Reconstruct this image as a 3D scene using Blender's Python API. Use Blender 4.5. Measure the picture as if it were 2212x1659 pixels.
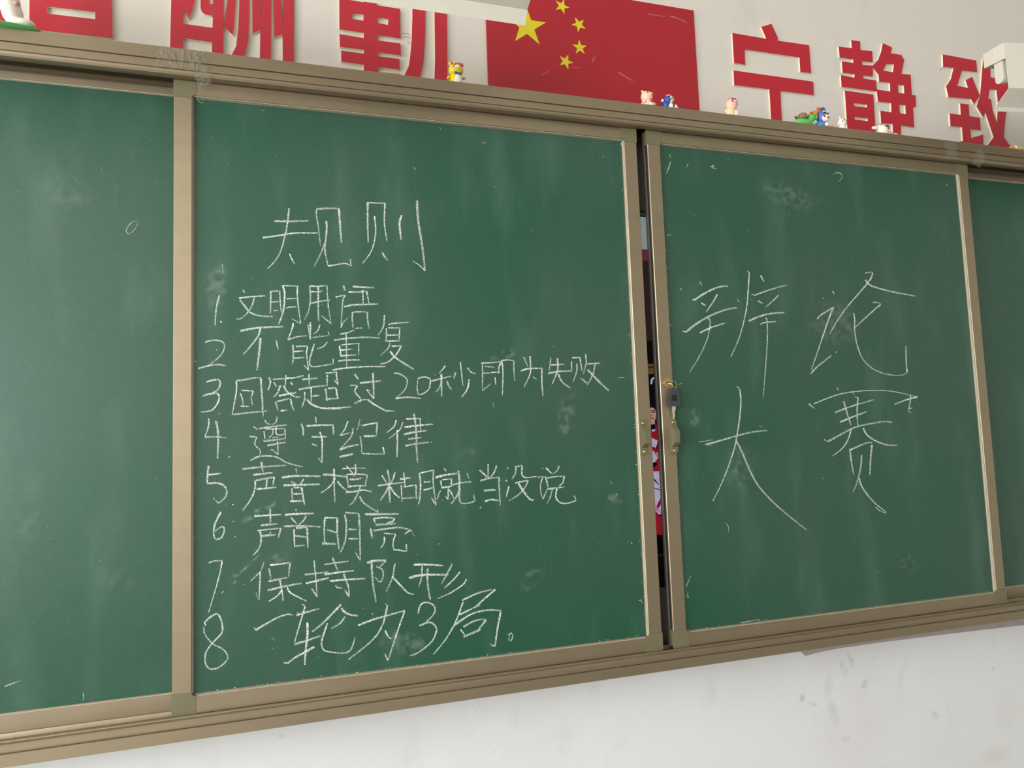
import bpy, bmesh, math, random
from mathutils import Vector, Matrix
from mathutils.geometry import tessellate_polygon

random.seed(7)
for o in list(bpy.data.objects):
    bpy.data.objects.remove(o, do_unlink=True)
scene = bpy.context.scene
COL = scene.collection

# ------------------------------------------------------------------ camera
F = 1546.515
R0 = (0.953872, 0.036049, -0.298041)      # right   (X right, down, depth)
R1 = (-0.009586, 0.995916, 0.089780)      # down
R2 = (0.300060, -0.082781, 0.950322)      # forward
CAM = Vector((0.170857, -1.465960, 2.2 - 0.700676))
def _b(v):
    return Vector((v[0], v[2], -v[1]))
RIGHT, DOWN, FWD = _b(R0), _b(R1), _b(R2)
cam_data = bpy.data.cameras.new('camera')
cam = bpy.data.objects.new('camera', cam_data)
COL.objects.link(cam)
cam_data.sensor_fit = 'HORIZONTAL'
cam_data.sensor_width = 36.0
cam_data.lens = F / 2212.0 * 36.0
cam_data.clip_start = 0.02
up, back = -DOWN, -FWD
cam.matrix_world = Matrix(((RIGHT.x, up.x, back.x, CAM.x),
                           (RIGHT.y, up.y, back.y, CAM.y),
                           (RIGHT.z, up.z, back.z, CAM.z),
                           (0, 0, 0, 1)))
scene.camera = cam

# ------------------------------------------------------------------ world, light, exposure
scene.view_settings.view_transform = 'Standard'
scene.view_settings.look = 'None'
scene.view_settings.gamma = 1.0
scene.view_settings.use_curve_mapping = False
scene.view_settings.exposure = 0.15
world = bpy.data.worlds.new('overcast_sky')
scene.world = world
world.use_nodes = True
wn = world.node_tree.nodes
wn['Background'].inputs['Color'].default_value = (0.80, 0.90, 1.0, 1)
wn['Background'].inputs['Strength'].default_value = 1.0

ROOM_X0, ROOM_X1, ROOM_Y0, ROOM_H = -2.7, 4.9, -7.6, 3.35
WALL_Y = 0.11
WINDOWS = [(-1.7, 2.2), (-4.2, 1.8), (-6.5, 1.9)]      # centre y, width on the window wall
WIN_Z0, WIN_Z1 = 0.9, 2.9
def area_light(name, loc, rot, sx, sy, power, color):
    d = bpy.data.lights.new(name, 'AREA')
    d.shape = 'RECTANGLE'
    d.size, d.size_y, d.energy, d.color = sx, sy, power, color
    o = bpy.data.objects.new(name, d)
    COL.objects.link(o)
    o.location, o.rotation_euler = loc, rot
    return o
for i, (cy, w) in enumerate(WINDOWS):      # daylight entering through each window opening
    area_light('window_left_offscreen', (ROOM_X0 - 0.1, cy, (WIN_Z0 + WIN_Z1) / 2), (0, math.radians(-90), 0),
               WIN_Z1 - WIN_Z0, w, 39.0 * w * (WIN_Z1 - WIN_Z0), (0.97, 0.985, 1.0))

# ------------------------------------------------------------------ helpers
def ray(px, py):
    return RIGHT * ((px - 1106.0) / F) + DOWN * ((py - 829.5) / F) + FWD
def at(px, py, y):
    """point seen at pixel (px,py) on the upright plane Y=y"""
    d = ray(px, py)
    return CAM + d * ((y - CAM.y) / d.y)
def at_x(px, py, x):
    d = ray(px, py)
    return CAM + d * ((x - CAM.x) / d.x)

def wloc(o):
    v = Vector((0, 0, 0))
    while o is not None:
        v += o.location
        o = o.parent
    return v
def tag(o, label=None, cat=None, group=None, kind=None):
    if label: o['label'] = label
    if cat: o['category'] = cat
    if group: o['group'] = group
    if kind: o['kind'] = kind
    return o
def thing(name, loc, label, cat, group=None):
    o = bpy.data.objects.new(name, None)
    COL.objects.link(o)
    o.location = loc
    o.empty_display_size = 0.05
    return tag(o, label, cat, group)

class MB:
    """collects geometry in world coordinates; build() links it as ONE mesh object"""
    def __init__(s):
        s.v, s.f, s.m, s.d = [], [], [], []
    def add(s, verts, faces, mi=0, dens=None):
        n = len(s.v)
        s.v += [Vector(v) for v in verts]
        s.f += [tuple(i + n for i in f) for f in faces]
        s.m += [mi] * len(faces)
        s.d += list(dens) if dens else [1.0] * len(verts)
        return s
    def box(s, x0, x1, y0, y1, z0, z1, mi=0, bev=0.0):
        if bev <= 0:
            v = [(x0, y0, z0), (x1, y0, z0), (x1, y1, z0), (x0, y1, z0), (x0, y0, z1), (x1, y0, z1), (x1, y1, z1), (x0, y1, z1)]
            return s.add(v, [(0, 3, 2, 1), (4, 5, 6, 7), (0, 1, 5, 4), (1, 2, 6, 5), (2, 3, 7, 6), (3, 0, 4, 7)], mi)
        bm = bmesh.new()
        bmesh.ops.create_cube(bm, size=1.0)
        for v in bm.verts:
            v.co = Vector(((x0 + x1) / 2 + v.co.x * (x1 - x0), (y0 + y1) / 2 + v.co.y * (y1 - y0), (z0 + z1) / 2 + v.co.z * (z1 - z0)))
        bmesh.ops.bevel(bm, geom=bm.edges[:], offset=bev, segments=2, profile=0.5, affect='EDGES')
        bm.verts.index_update()
        s.add([v.co.copy() for v in bm.verts], [tuple(v.index for v in f.verts) for f in bm.faces], mi)
        bm.free()
        return s
    def extrude(s, prof, ax, a0, a1, mi=0):
        """profile (u,w) extruded along axis ax: 'x' -> (y,z), 'z' -> (x,y), 'y' -> (x,z)"""
        def P(u, w, a):
            return (a, u, w) if ax == 'x' else ((u, w, a) if ax == 'z' else (u, a, w))
        n = len(prof)
        v = [P(u, w, a0) for u, w in prof] + [P(u, w, a1) for u, w in prof]
        f = [(i, (i + 1) % n, n + (i + 1) % n, n + i) for i in range(n)]
        t = tessellate_polygon([[Vector((u, w, 0)) for u, w in prof]])
        f += [tuple(x) for x in t] + [tuple(n + i for i in reversed(x)) for x in t]
        return s.add(v, f, mi)
    def ell(s, c, r, rot=None, seg=16, ring=10, mi=0):
        c = Vector(c)
        M = rot if rot is not None else Matrix.Identity(3)
        v, f = [c + M @ Vector((0, 0, r[2]))], []
        for i in range(1, ring):
            a = math.pi * i / ring
            for j in range(seg):
                b = 2 * math.pi * j / seg
                v.append(c + M @ Vector((r[0] * math.sin(a) * math.cos(b), r[1] * math.sin(a) * math.sin(b), r[2] * math.cos(a))))
        v.append(c - M @ Vector((0, 0, r[2])))
        last = len(v) - 1
        for j in range(seg):
            f.append((0, 1 + j, 1 + (j + 1) % seg))
            f.append((last, last - seg + (j + 1) % seg, last - seg + j))
            for i in range(ring - 2):
                a, b = 1 + i * seg + j, 1 + i * seg + (j + 1) % seg
                f.append((a, a + seg, b + seg, b))
        return s.add(v, f, mi)
    def tube(s, pts, r, seg=10, mi=0, closed=False):
        pts = [Vector(p) for p in pts]
        n = len(pts)
        rs = r if isinstance(r, (list, tuple)) else [r] * n
        v, f = [], []
        for i, p in enumerate(pts):
            a = pts[(i - 1) % n] if (closed or i > 0) else p
            b = pts[(i + 1) % n] if (closed or i < n - 1) else p
            t = (b - a).normalized()
            ref = Vector((0, 1, 0)) if abs(t.y) < 0.9 else Vector((0, 0, 1))
            e1 = t.cross(ref).normalized()
            e2 = t.cross(e1)
            for j in range(seg):
                q = 2 * math.pi * j / seg
                v.append(p + (e1 * math.cos(q) + e2 * math.sin(q)) * rs[i])
        for i in range(n if closed else n - 1):
            for j in range(seg):
                k = (i + 1) % n
                f.append((i * seg + j, i * seg + (j + 1) % seg, k * seg + (j + 1) % seg, k * seg + j))
        if not closed:
            f.append(tuple(range(seg)))
            f.append(tuple(reversed(range((n - 1) * seg, n * seg))))
        return s.add(v, f, mi)
    def build(s, name, mats, parent=None, smooth=False, dens=False):
        off = wloc(parent) if parent else Vector((0, 0, 0))
        me = bpy.data.meshes.new(name)
        me.from_pydata([tuple(v - off) for v in s.v], [], s.f)
        mats = mats if isinstance(mats, (list, tuple)) else [mats]
        for m in mats: me.materials.append(m)
        me.polygons.foreach_set('material_index', s.m)
        bm = bmesh.new(); bm.from_mesh(me)
        if not dens: bmesh.ops.recalc_face_normals(bm, faces=bm.faces)
        bm.to_mesh(me); bm.free()
        if smooth:
            me.polygons.foreach_set('use_smooth', [True] * len(me.polygons))
            try: me.set_sharp_from_angle(angle=math.radians(40))
            except Exception: pass
        if dens:
            at_ = me.color_attributes.new('dens', 'FLOAT_COLOR', 'POINT')
            for i, d in enumerate(s.d): at_.data[i].color = (d, d, d, 1)
        me.update()
        o = bpy.data.objects.new(name, me)
        COL.objects.link(o)
        o.parent = parent
        return o

def srgb(r, g, b):
    def c(x):
        x /= 255.0
        return x / 12.92 if x <= 0.04045 else ((x + 0.055) / 1.055) ** 2.4
    return (c(r), c(g), c(b), 1)

def mat(name, col, rough=0.5, metal=0.0, var=0.06, scale=30.0, bump=0.0, bscale=200.0, spec=0.5, stretch=None, emit=0.0):
    m = bpy.data.materials.new(name)
    m.use_nodes = True
    nt = m.node_tree; N, L = nt.nodes, nt.links
    p = N['Principled BSDF']
    p.inputs['Roughness'].default_value = rough
    p.inputs['Metallic'].default_value = metal
    p.inputs['Specular IOR Level'].default_value = spec
    tc = N.new('ShaderNodeTexCoord')
    src = tc.outputs['Object']
    if stretch:
        mp = N.new('ShaderNodeMapping'); mp.inputs['Scale'].default_value = stretch
        L.new(src, mp.inputs['Vector']); src = mp.outputs['Vector']
    nz = N.new('ShaderNodeTexNoise'); nz.inputs['Scale'].default_value = scale; nz.inputs['Detail'].default_value = 5
    L.new(src, nz.inputs['Vector'])
    rp = N.new('ShaderNodeMapRange')
    rp.inputs['From Min'].default_value, rp.inputs['From Max'].default_value = 0.3, 0.7
    rp.inputs['To Min'].default_value, rp.inputs['To Max'].default_value = 1 - var, 1 + var
    L.new(nz.outputs['Fac'], rp.inputs['Value'])
    mx = N.new('ShaderNodeVectorMath'); mx.operation = 'SCALE'
    mx.inputs[0].default_value = col[:3]
    L.new(rp.outputs['Result'], mx.inputs['Scale'])
    L.new(mx.outputs['Vector'], p.inputs['Base Color'])
    if bump:
        n2 = N.new('ShaderNodeTexNoise'); n2.inputs['Scale'].default_value = bscale; n2.inputs['Detail'].default_value = 4
        L.new(src, n2.inputs['Vector'])
        b = N.new('ShaderNodeBump'); b.inputs['Strength'].default_value = bump; b.inputs['Distance'].default_value = 0.002
        L.new(n2.outputs['Fac'], b.inputs['Height']); L.new(b.outputs['Normal'], p.inputs['Normal'])
    if emit:
        p.inputs['Emission Color'].default_value = col
        p.inputs['Emission Strength'].default_value = emit
    return m

# ------------------------------------------------------------------ materials
def board_mat(name='chalkboard_green', film=0.75, fc=srgb(52, 78, 65)):
    m = mat(name, srgb(56, 100, 76), rough=0.42, var=0.0, spec=0.42)
    nt = m.node_tree; N, L = nt.nodes, nt.links
    p = N['Principled BSDF']
    for l in list(p.inputs['Base Color'].links): L.remove(l)
    g = N.new('ShaderNodeNewGeometry')
    def noise(scale, sc, detail=4, lo=0.4, hi=0.7):
        mp = N.new('ShaderNodeMapping'); mp.inputs['Scale'].default_value = sc
        mp.inputs['Rotation'].default_value = (0, 0.15, 0)
        L.new(g.outputs['Position'], mp.inputs['Vector'])
        n = N.new('ShaderNodeTexNoise'); n.inputs['Scale'].default_value = scale; n.inputs['Detail'].default_value = detail
        L.new(mp.outputs['Vector'], n.inputs['Vector'])
        r = N.new('ShaderNodeMapRange'); r.clamp = True
        r.inputs['From Min'].default_value, r.inputs['From Max'].default_value = lo, hi
        L.new(n.outputs['Fac'], r.inputs['Value'])
        return r.outputs['Result']
    a = noise(2.2, (1, 1, 0.8), 3, 0.35, 0.70)              # broad wiped chalk film
    b = noise(9.0, (1.3, 1, 0.35), 5, 0.52, 0.80)           # eraser wipes, running up and down
    c = noise(120.0, (1, 1, 1), 3, 0.45, 0.75)
    def mixc(fac, k, c1, c2):
        q = N.new('ShaderNodeMath'); q.operation = 'MULTIPLY'; q.inputs[1].default_value = k
        L.new(fac, q.inputs[0])
        x = N.new('ShaderNodeMix'); x.data_type = 'RGBA'
        L.new(q.outputs[0], x.inputs[0])
        if isinstance(c1, tuple): x.inputs[6].default_value = c1
        else: L.new(c1, x.inputs[6])
        x.inputs[7].default_value = c2
        return x.outputs[2]
    o = mixc(a, film, srgb(30, 75, 54), fc)
    o = mixc(b, 0.18, o, srgb(112, 140, 122))
    o = mixc(c, 0.02, o, srgb(160, 180, 165))
    L.new(o, p.inputs['Base Color'])
    rr = N.new('ShaderNodeMapRange'); rr.inputs['To Min'].default_value, rr.inputs['To Max'].default_value = 0.33, 0.46
    L.new(a, rr.inputs['Value']); L.new(rr.outputs['Result'], p.inputs['Roughness'])
    return m
def chalk_mat(name='chalk', col=srgb(228, 234, 224), lo=0.38, hi=0.62, amin=0.22, amax=1.0, scale=620.0):
    m = bpy.data.materials.new(name); m.use_nodes = True
    nt = m.node_tree; N, L = nt.nodes, nt.links
    for n in list(N): N.remove(n)
    out = N.new('ShaderNodeOutputMaterial'); mix = N.new('ShaderNodeMixShader')
    tr = N.new('ShaderNodeBsdfTransparent'); df = N.new('ShaderNodeBsdfDiffuse')
    df.inputs['Color'].default_value = col
    g = N.new('ShaderNodeNewGeometry')
    nz = N.new('ShaderNodeTexNoise'); nz.inputs['Scale'].default_value = scale; nz.inputs['Detail'].default_value = 3
    L.new(g.outputs['Position'], nz.inputs['Vector'])
    mr = N.new('ShaderNodeMapRange'); mr.clamp = True
    for k, v in (('From Min', lo), ('From Max', hi), ('To Min', amin), ('To Max', amax)): mr.inputs[k].default_value = v
    L.new(nz.outputs['Fac'], mr.inputs['Value'])
    at_ = N.new('ShaderNodeVertexColor'); at_.layer_name = 'dens'
    mu = N.new('ShaderNodeMath'); mu.operation = 'MULTIPLY'
    L.new(mr.outputs['Result'], mu.inputs[0]); L.new(at_.outputs['Color'], mu.inputs[1])
    L.new(mu.outputs[0], mix.inputs[0]); L.new(tr.outputs[0], mix.inputs[1]); L.new(df.outputs[0], mix.inputs[2])
    L.new(mix.outputs[0], out.inputs['Surface'])
    return m
def tape_mat():
    m = bpy.data.materials.new('clear_tape'); m.use_nodes = True
    nt = m.node_tree; N, L = nt.nodes, nt.links
    for n in list(N): N.remove(n)
    out = N.new('ShaderNodeOutputMaterial'); mix = N.new('ShaderNodeMixShader')
    tr = N.new('ShaderNodeBsdfTransparent'); tr.inputs['Color'].default_value = (0.93, 0.93, 0.90, 1)
    gl = N.new('ShaderNodeBsdfPrincipled'); gl.inputs['Base Color'].default_value = srgb(200, 195, 180); gl.inputs['Roughness'].default_value = 0.12
    g = N.new('ShaderNodeNewGeometry'); nz = N.new('ShaderNodeTexNoise'); nz.inputs['Scale'].default_value = 120
    L.new(g.outputs['Position'], nz.inputs['Vector'])
    b = N.new('ShaderNodeBump'); b.inputs['Strength'].default_value = 0.9; b.inputs['Distance'].default_value = 0.004
    L.new(nz.outputs['Fac'], b.inputs['Height']); L.new(b.outputs['Normal'], gl.inputs['Normal'])
    mix.inputs[0].default_value = 0.13
    L.new(tr.outputs[0], mix.inputs[1]); L.new(gl.outputs[0], mix.inputs[2]); L.new(mix.outputs[0], out.inputs['Surface'])
    return m
def wall_mat():
    m = mat('painted_wall', srgb(214, 208, 192), rough=0.7, var=0.0, bump=0.25, bscale=60.0, spec=0.3)
    nt = m.node_tree; N, L = nt.nodes, nt.links
    p = N['Principled BSDF']
    for l in list(p.inputs['Base Color'].links): L.remove(l)
    g = N.new('ShaderNodeNewGeometry'); sp = N.new('ShaderNodeSeparateXYZ'); L.new(g.outputs['Position'], sp.inputs[0])
    gt = N.new('ShaderNodeMath'); gt.operation = 'GREATER_THAN'; gt.inputs[1].default_value = 1.5; L.new(sp.outputs['Z'], gt.inputs[0])
    x = N.new('ShaderNodeMix'); x.data_type = 'RGBA'
    x.inputs[6].default_value = srgb(214, 214, 213); x.inputs[7].default_value = srgb(209, 202, 192)
    L.new(gt.outputs[0], x.inputs[0])
    def grime(scale, lo, hi, k, col, prev, st=(1, 1, 1)):
        mp = N.new('ShaderNodeMapping'); mp.inputs['Scale'].default_value = st
        L.new(g.outputs['Position'], mp.inputs['Vector'])
        n = N.new('ShaderNodeTexNoise'); n.inputs['Scale'].default_value = scale; n.inputs['Detail'].default_value = 4
        L.new(mp.outputs['Vector'], n.inputs['Vector'])
        r = N.new('ShaderNodeMapRange'); r.clamp = True
        for a_, v_ in (('From Min', lo), ('From Max', hi), ('To Min', 0.0), ('To Max', k)): r.inputs[a_].default_value = v_
        L.new(n.outputs['Fac'], r.inputs['Value'])
        y = N.new('ShaderNodeMix'); y.data_type = 'RGBA'; y.inputs[7].default_value = col
        L.new(r.outputs['Result'], y.inputs[0]); L.new(prev, y.inputs[6])
        return y.outputs[2]
    o = grime(3.0, 0.5, 0.75, 0.25, srgb(196, 186, 190), x.outputs[2])
    o = grime(11.0, 0.60, 0.78, 0.30, srgb(178, 176, 174), o, (1, 1, 0.5))
    o = grime(150.0, 0.74, 0.80, 0.5, srgb(130, 126, 120), o)
    L.new(o, p.inputs['Base Color'])
    return m

M_BOARD = board_mat()
M_CHALK = chalk_mat()
M_SMEAR = chalk_mat('chalk_smear', srgb(205, 215, 206), 0.42, 0.75, 0.0, 0.55, 70.0)
M_TAPE = tape_mat()
M_WALL = wall_mat()
M_ALU = mat('champagne_aluminium', srgb(154, 140, 116), rough=0.46, metal=0.85, var=0.04, scale=10, stretch=(1, 3, 3), bump=0.0, bscale=300)
M_CAP = mat('olive_plastic', srgb(104, 98, 72), rough=0.5, var=0.03)
M_BEAD = mat('ivory_bead', srgb(172, 165, 148), rough=0.6, var=0.08, scale=90)
M_SILVER = mat('bare_aluminium', srgb(190, 185, 180), rough=0.3, metal=0.8)
M_DARK = mat('shade_fill', srgb(24, 24, 24), rough=0.8)  # near-black paint standing in for shade in edge groove and keyhole
M_PLY = mat('grey_board_back', srgb(112, 108, 100), rough=0.7)
M_BLACK = mat('black_plastic', srgb(18, 18, 19), rough=0.4)
M_RED = mat('red_vinyl', srgb(178, 26, 44), rough=0.45, var=0.04, scale=12)
M_FOAM = mat('cream_foam', srgb(232, 224, 198), rough=0.8, var=0.08, scale=160, bump=0.3, bscale=300)
M_FLAGRED = mat('flag_red', srgb(162, 22, 36), rough=0.42, var=0.05, scale=5)
M_YEL = mat('star_yellow', srgb(208, 192, 28), rough=0.5, var=0.03)
M_LAMP = mat('white_enamel', srgb(206, 201, 186), rough=0.35, var=0.03, scale=60)
M_FLOOR = mat('terrazzo_floor', srgb(128, 124, 118), rough=0.5, var=0.15, scale=60)
M_CEIL = mat('ceiling_paint', srgb(225, 222, 214), rough=0.8, var=0.03)
M_SIDEW = mat('side_wall_paint', srgb(206, 203, 195), rough=0.8, var=0.03, scale=4)
M_BRASS = mat('brass', srgb(190, 165, 110), rough=0.3, metal=0.9)
M_KEYHEAD = mat('charcoal_key_plastic', srgb(52, 54, 58), rough=0.45)
M_STEEL = mat('key_steel', srgb(200, 198, 190), rough=0.3, metal=0.8)
M_STRIP = mat('grey_strip', srgb(158, 148, 146), rough=0.7)

# ------------------------------------------------------------------ room shell
wall_front = tag(MB().box(ROOM_X0, ROOM_X1, WALL_Y, WALL_Y + 0.2, 0, ROOM_H).build('wall_front', M_WALL), kind='structure')
tag(MB().box(ROOM_X0 - 0.2, ROOM_X1 + 0.2, ROOM_Y0 - 0.2, WALL_Y + 0.2, -0.1, 0).build('floor', M_FLOOR), kind='structure')
tag(MB().box(ROOM_X0 - 0.2, ROOM_X1 + 0.2, ROOM_Y0 - 0.2, WALL_Y + 0.2, ROOM_H, ROOM_H + 0.1).build('ceiling', M_CEIL), kind='structure')
tag(MB().box(ROOM_X0, ROOM_X1, ROOM_Y0 - 0.2, ROOM_Y0, 0, ROOM_H).build('wall_back', M_SIDEW), kind='structure')
tag(MB().box(ROOM_X1, ROOM_X1 + 0.2, ROOM_Y0 - 0.2, WALL_Y + 0.2, 0, ROOM_H).build('wall_right', M_SIDEW), kind='structure')
wl = MB()
xa, xb = ROOM_X0 - 0.2, ROOM_X0
wl.box(xa, xb, ROOM_Y0 - 0.2, WALL_Y + 0.2, 0, WIN_Z0)
wl.box(xa, xb, ROOM_Y0 - 0.2, WALL_Y + 0.2, WIN_Z1, ROOM_H)
edges = [WALL_Y + 0.2]
for cy, w in WINDOWS: edges += [cy + w / 2, cy - w / 2]
edges.append(ROOM_Y0 - 0.2)
for i in range(0, len(edges), 2): wl.box(xa, xb, edges[i + 1], edges[i], WIN_Z0, WIN_Z1)
tag(wl.build('wall_left', M_SIDEW), kind='structure')
for i, (cy, w) in enumerate(WINDOWS):
    fr = MB()
    y0, y1 = cy - w / 2, cy + w / 2
    for a, b in ((y0, y0 + .05), (y1 - .05, y1), (cy - .025, cy + .025)): fr.box(xb - .06, xb - .01, a, b, WIN_Z0, WIN_Z1)
    for a, b in ((WIN_Z0, WIN_Z0 + .05), (WIN_Z1 - .05, WIN_Z1), (2.2, 2.25)): fr.box(xb - .059, xb - .011, y0, y1, a, b)
    tag(fr.build('window_%d' % (i + 1), M_LAMP), kind='structure')

# ------------------------------------------------------------------ blackboard outer frame (tracks)
GW, GH, GZ1 = 0.93, 1.1399, 2.2
GZ0 = GZ1 - GH
ST = 0.0330                                  # stile width
BX0, BX1 = -1.02, 2.97
frame = thing('sliding_blackboard_carcass', (0.975, 0, 0.99), 'long champagne aluminium carcass with tracks holding the green chalkboards', 'blackboard')
top = [(0.108, 2.283), (-0.018, 2.283), (-0.020, 2.281), (-0.020, 2.2575), (-0.0165, 2.2568), (-0.0165, 2.2550), (-0.020, 2.2543),
       (-0.020, 2.2405), (-0.0180, 2.2395), (-0.0180, 2.2385), (-0.0205, 2.2375), (-0.0200, 2.2335), (-0.0175, 2.2300), (-0.012, 2.2278), (-0.006, 2.2272),
       (-0.004, 2.2300), (-0.004, 2.266), (0.066, 2.266), (0.066, 2.240), (0.108, 2.240)]
MB().extrude(top, 'x', BX0, BX1).build('top_track', M_ALU, frame)
bot = [(0.108, 1.012), (0.066, 1.012), (0.066, 1.022), (0.033, 1.022), (0.030, 1.030), (0.028, 1.022), (-0.001, 1.0215), (-0.004, 1.0215), (-0.0052, 1.0290),
       (-0.0075, 1.0300), (-0.0090, 1.0296), (-0.0100, 1.0282), (-0.0150, 1.0258), (-0.0185, 1.0225), (-0.0185, 1.0158), (-0.0178, 1.0152),
       (-0.0178, 1.0146), (-0.0178, 1.0128), (-0.0200, 1.0124), (-0.0215, 1.0112), (-0.0215, 0.9920), (-0.019, 0.9905), (0.108, 0.9905)]
MB().extrude(bot, 'x', BX0, BX1).build('bottom_track', M_ALU, frame)
MB().extrude([(-.0092, 1.0293), (-.0062, 1.0294), (-.0062, 1.0309), (-.0080, 1.0311), (-.0094, 1.0303)], 'x', BX0, BX1).build('track_ridge', M_ALU, frame)
MB().extrude([(-.0176, 1.0146), (-.0205, 1.0139), (-.0212, 1.0150), (-.0200, 1.0160), (-.0176, 1.0158)], 'x', BX0, BX1).build('track_ridge', M_ALU, frame)
for a, b in ((BX0 - 0.03, BX0), (BX1, BX1 + 0.03)):
    MB().box(a, b, -0.02, 0.108, 0.9905, 2.283, bev=0.003).build('side_post', M_ALU, frame)
MB().box(-0.06, 2.02, 0.100, 0.108, 1.012, 2.24).build('backing_board', M_PLY, frame)

# ------------------------------------------------------------------ chalkboard panels
def rounded_cap(cx, cz, sx, sz, w, tail, r_out, r_in):
    """corner cap outline: outer corner (cx,cz), reaching in the directions sx,sz; concave fillet at the inner corner"""
    L_ = w + tail
    pts = [(L_, 0), (L_, w)]
    for k in range(5):
        a = math.pi / 2 * k / 4
        pts.append((w + tail - tail * math.sin(a), w + tail - tail * math.cos(a)))
    pts += [(w, L_), (0, L_)]
    for k in range(6):
        a = math.pi / 2 * k / 5
        pts.append((r_out - r_out * math.cos(a), r_out - r_out * math.sin(a)))
    out = []
    for p in pts:
        q = (cx + sx * p[0], cz + sz * p[1])
        if not out or (abs(q[0] - out[-1][0]) + abs(q[1] - out[-1][1])) > 1e-5: out.append(q)
    return out

def panel(gx0, yf, label, handle=None, lock=False, gz0=GZ0, gz1=GZ1, gw=GW, rib=False, bm=None):
    gx1 = gx0 + gw
    x0, x1 = gx0 - ST, gx1 + ST
    zb, zt = gz0 - 0.0315, gz1 + (0.0345 if not rib else 2.2393 - gz1)
    root = thing('chalkboard_panel', ((gx0 + gx1) / 2, yf, zb), label, 'chalkboard')
    D = 0.027
    rec = 0.004 if rib else 0.008
    surf = MB().box(gx0 - 0.004, gx1 + 0.004, yf + rec, yf + 0.012, gz0 - 0.004, gz1 + 0.004).build('writing_surface', bm or M_BOARD, root)
    MB().box(gx0 - 0.004, gx1 + 0.004, yf + 0.0122, yf + 0.022, gz0 - 0.004, gz1 + 0.004).build('back_sheet', M_PLY, root)
    b = 0.0012
    prof = [(0, b), (b, 0), (ST - b, 0), (ST, b), (ST, rec - .0001), (ST + .003, rec - .0001), (ST + .003, D), (0, D), (0, 0.0225), (0.007, 0.0225), (0.007, 0.006), (0, 0.006)]
    for sgn, xx in ((1, x0), (-1, x1)):
        MB().extrude([(xx + sgn * u, yf + w) for u, w in prof], 'z', zb, zt).build('stile', M_ALU, root)
        MB().box(min(xx + sgn * .0035, xx + sgn * .0069), max(xx + sgn * .0035, xx + sgn * .0069), yf + .0062, yf + .0188, zb + .02, zt - .02).build('edge_shade_strip', M_DARK, root)  # dark strip added to blacken the edge groove, painted shade
        # bare metal insert lips seen in the edge channel
        MB().box(min(xx + sgn * .0004, xx + sgn * .0060), max(xx + sgn * .0004, xx + sgn * .0060), yf + .0190, yf + .0205, zb + .02, zt - .02).build('edge_insert', M_SILVER, root)
    pr = [(b, 0), (0.0315 - b, 0), (0.0315, b), (0.0315, rec - .0001), (0.0345, rec - .0001), (0.0345, D), (0, D), (0, b)]
    MB().extrude([(yf + w, gz0 - 0.0315 + u) for u, w in pr], 'x', gx0, gx1).build('bottom_rail', M_ALU, root)
    h = zt - gz1
    if not rib:
        pt = [(0, b), (b, 0), (h - b, 0), (h, b), (h, D), (-0.003, D), (-0.003, rec - .0001), (0, rec - .0001)]
    else:      # fixed panels: stepped head rail
        pt = [(0, b), (b, 0), (.0130, 0), (.0140, .0030), (h - .003, .0040), (h - .0025, 0.0005), (h, 0.0005), (h, D), (-0.003, D), (-0.003, rec - .0001), (0, rec - .0001)]
    MB().extrude([(yf + w, gz1 + u) for u, w in pt], 'x', gx0, gx1).build('top_rail', M_ALU, root)
    # pale bead round the writing surface
    e = 0.0010
    for nm, q in (('side', (gx0, gx0 + e, gz0, gz1)), ('top', (gx0, gx1, gz1 - e, gz1)), ('side', (gx1 - e, gx1, gz0, gz1)), ('low', (gx0, gx1, gz0, gz0 + e))):
        MB().box(q[0], q[1], yf + 0.0022, yf + rec + .0005, q[2], q[3]).build('edge_bead', M_BEAD, root)
    if not rib:
        for sx, cx in ((1, x0), (-1, x1)):
            for sz, cz in ((1, zb), (-1, zt)):
                o = rounded_cap(cx - sx * .0006, cz - sz * .0006, sx, sz, ST, 0.0075, 0.007, 0.007)
                MB().extrude(o, 'y', yf - 0.0008, yf + 0.0050).build('corner_cap', M_CAP, root)
        # plastic side of the caps, wrapping the edge channel
        for sx, cx in ((1, x0), (-1, x1)):
            for za, zc in ((zb + .005, zb + ST + .007), (zt - ST - .007, zt - .005)):
                MB().box(min(cx - sx * .0004, cx + sx * .007), max(cx - sx * .0004, cx + sx * .007), yf + .0051, yf + .0235, za, zc, bev=.001).build('corner_cap', M_CAP, root)
    return root, surf

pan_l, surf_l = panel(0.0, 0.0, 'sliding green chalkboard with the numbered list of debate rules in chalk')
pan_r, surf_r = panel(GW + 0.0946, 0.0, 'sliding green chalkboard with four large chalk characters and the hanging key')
YR = 0.034
fix_l, surf_fl = panel(-0.985, YR, 'blank fixed green chalkboard recessed behind the one with the rules', gz0=1.0593, gz1=2.2137, gw=0.955, rib=True)
fix_r, surf_fr = panel(1.985, YR, 'blank fixed green chalkboard recessed behind the one with four large characters', gz0=1.0593, gz1=2.2090, gw=0.945, rib=True)

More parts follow.
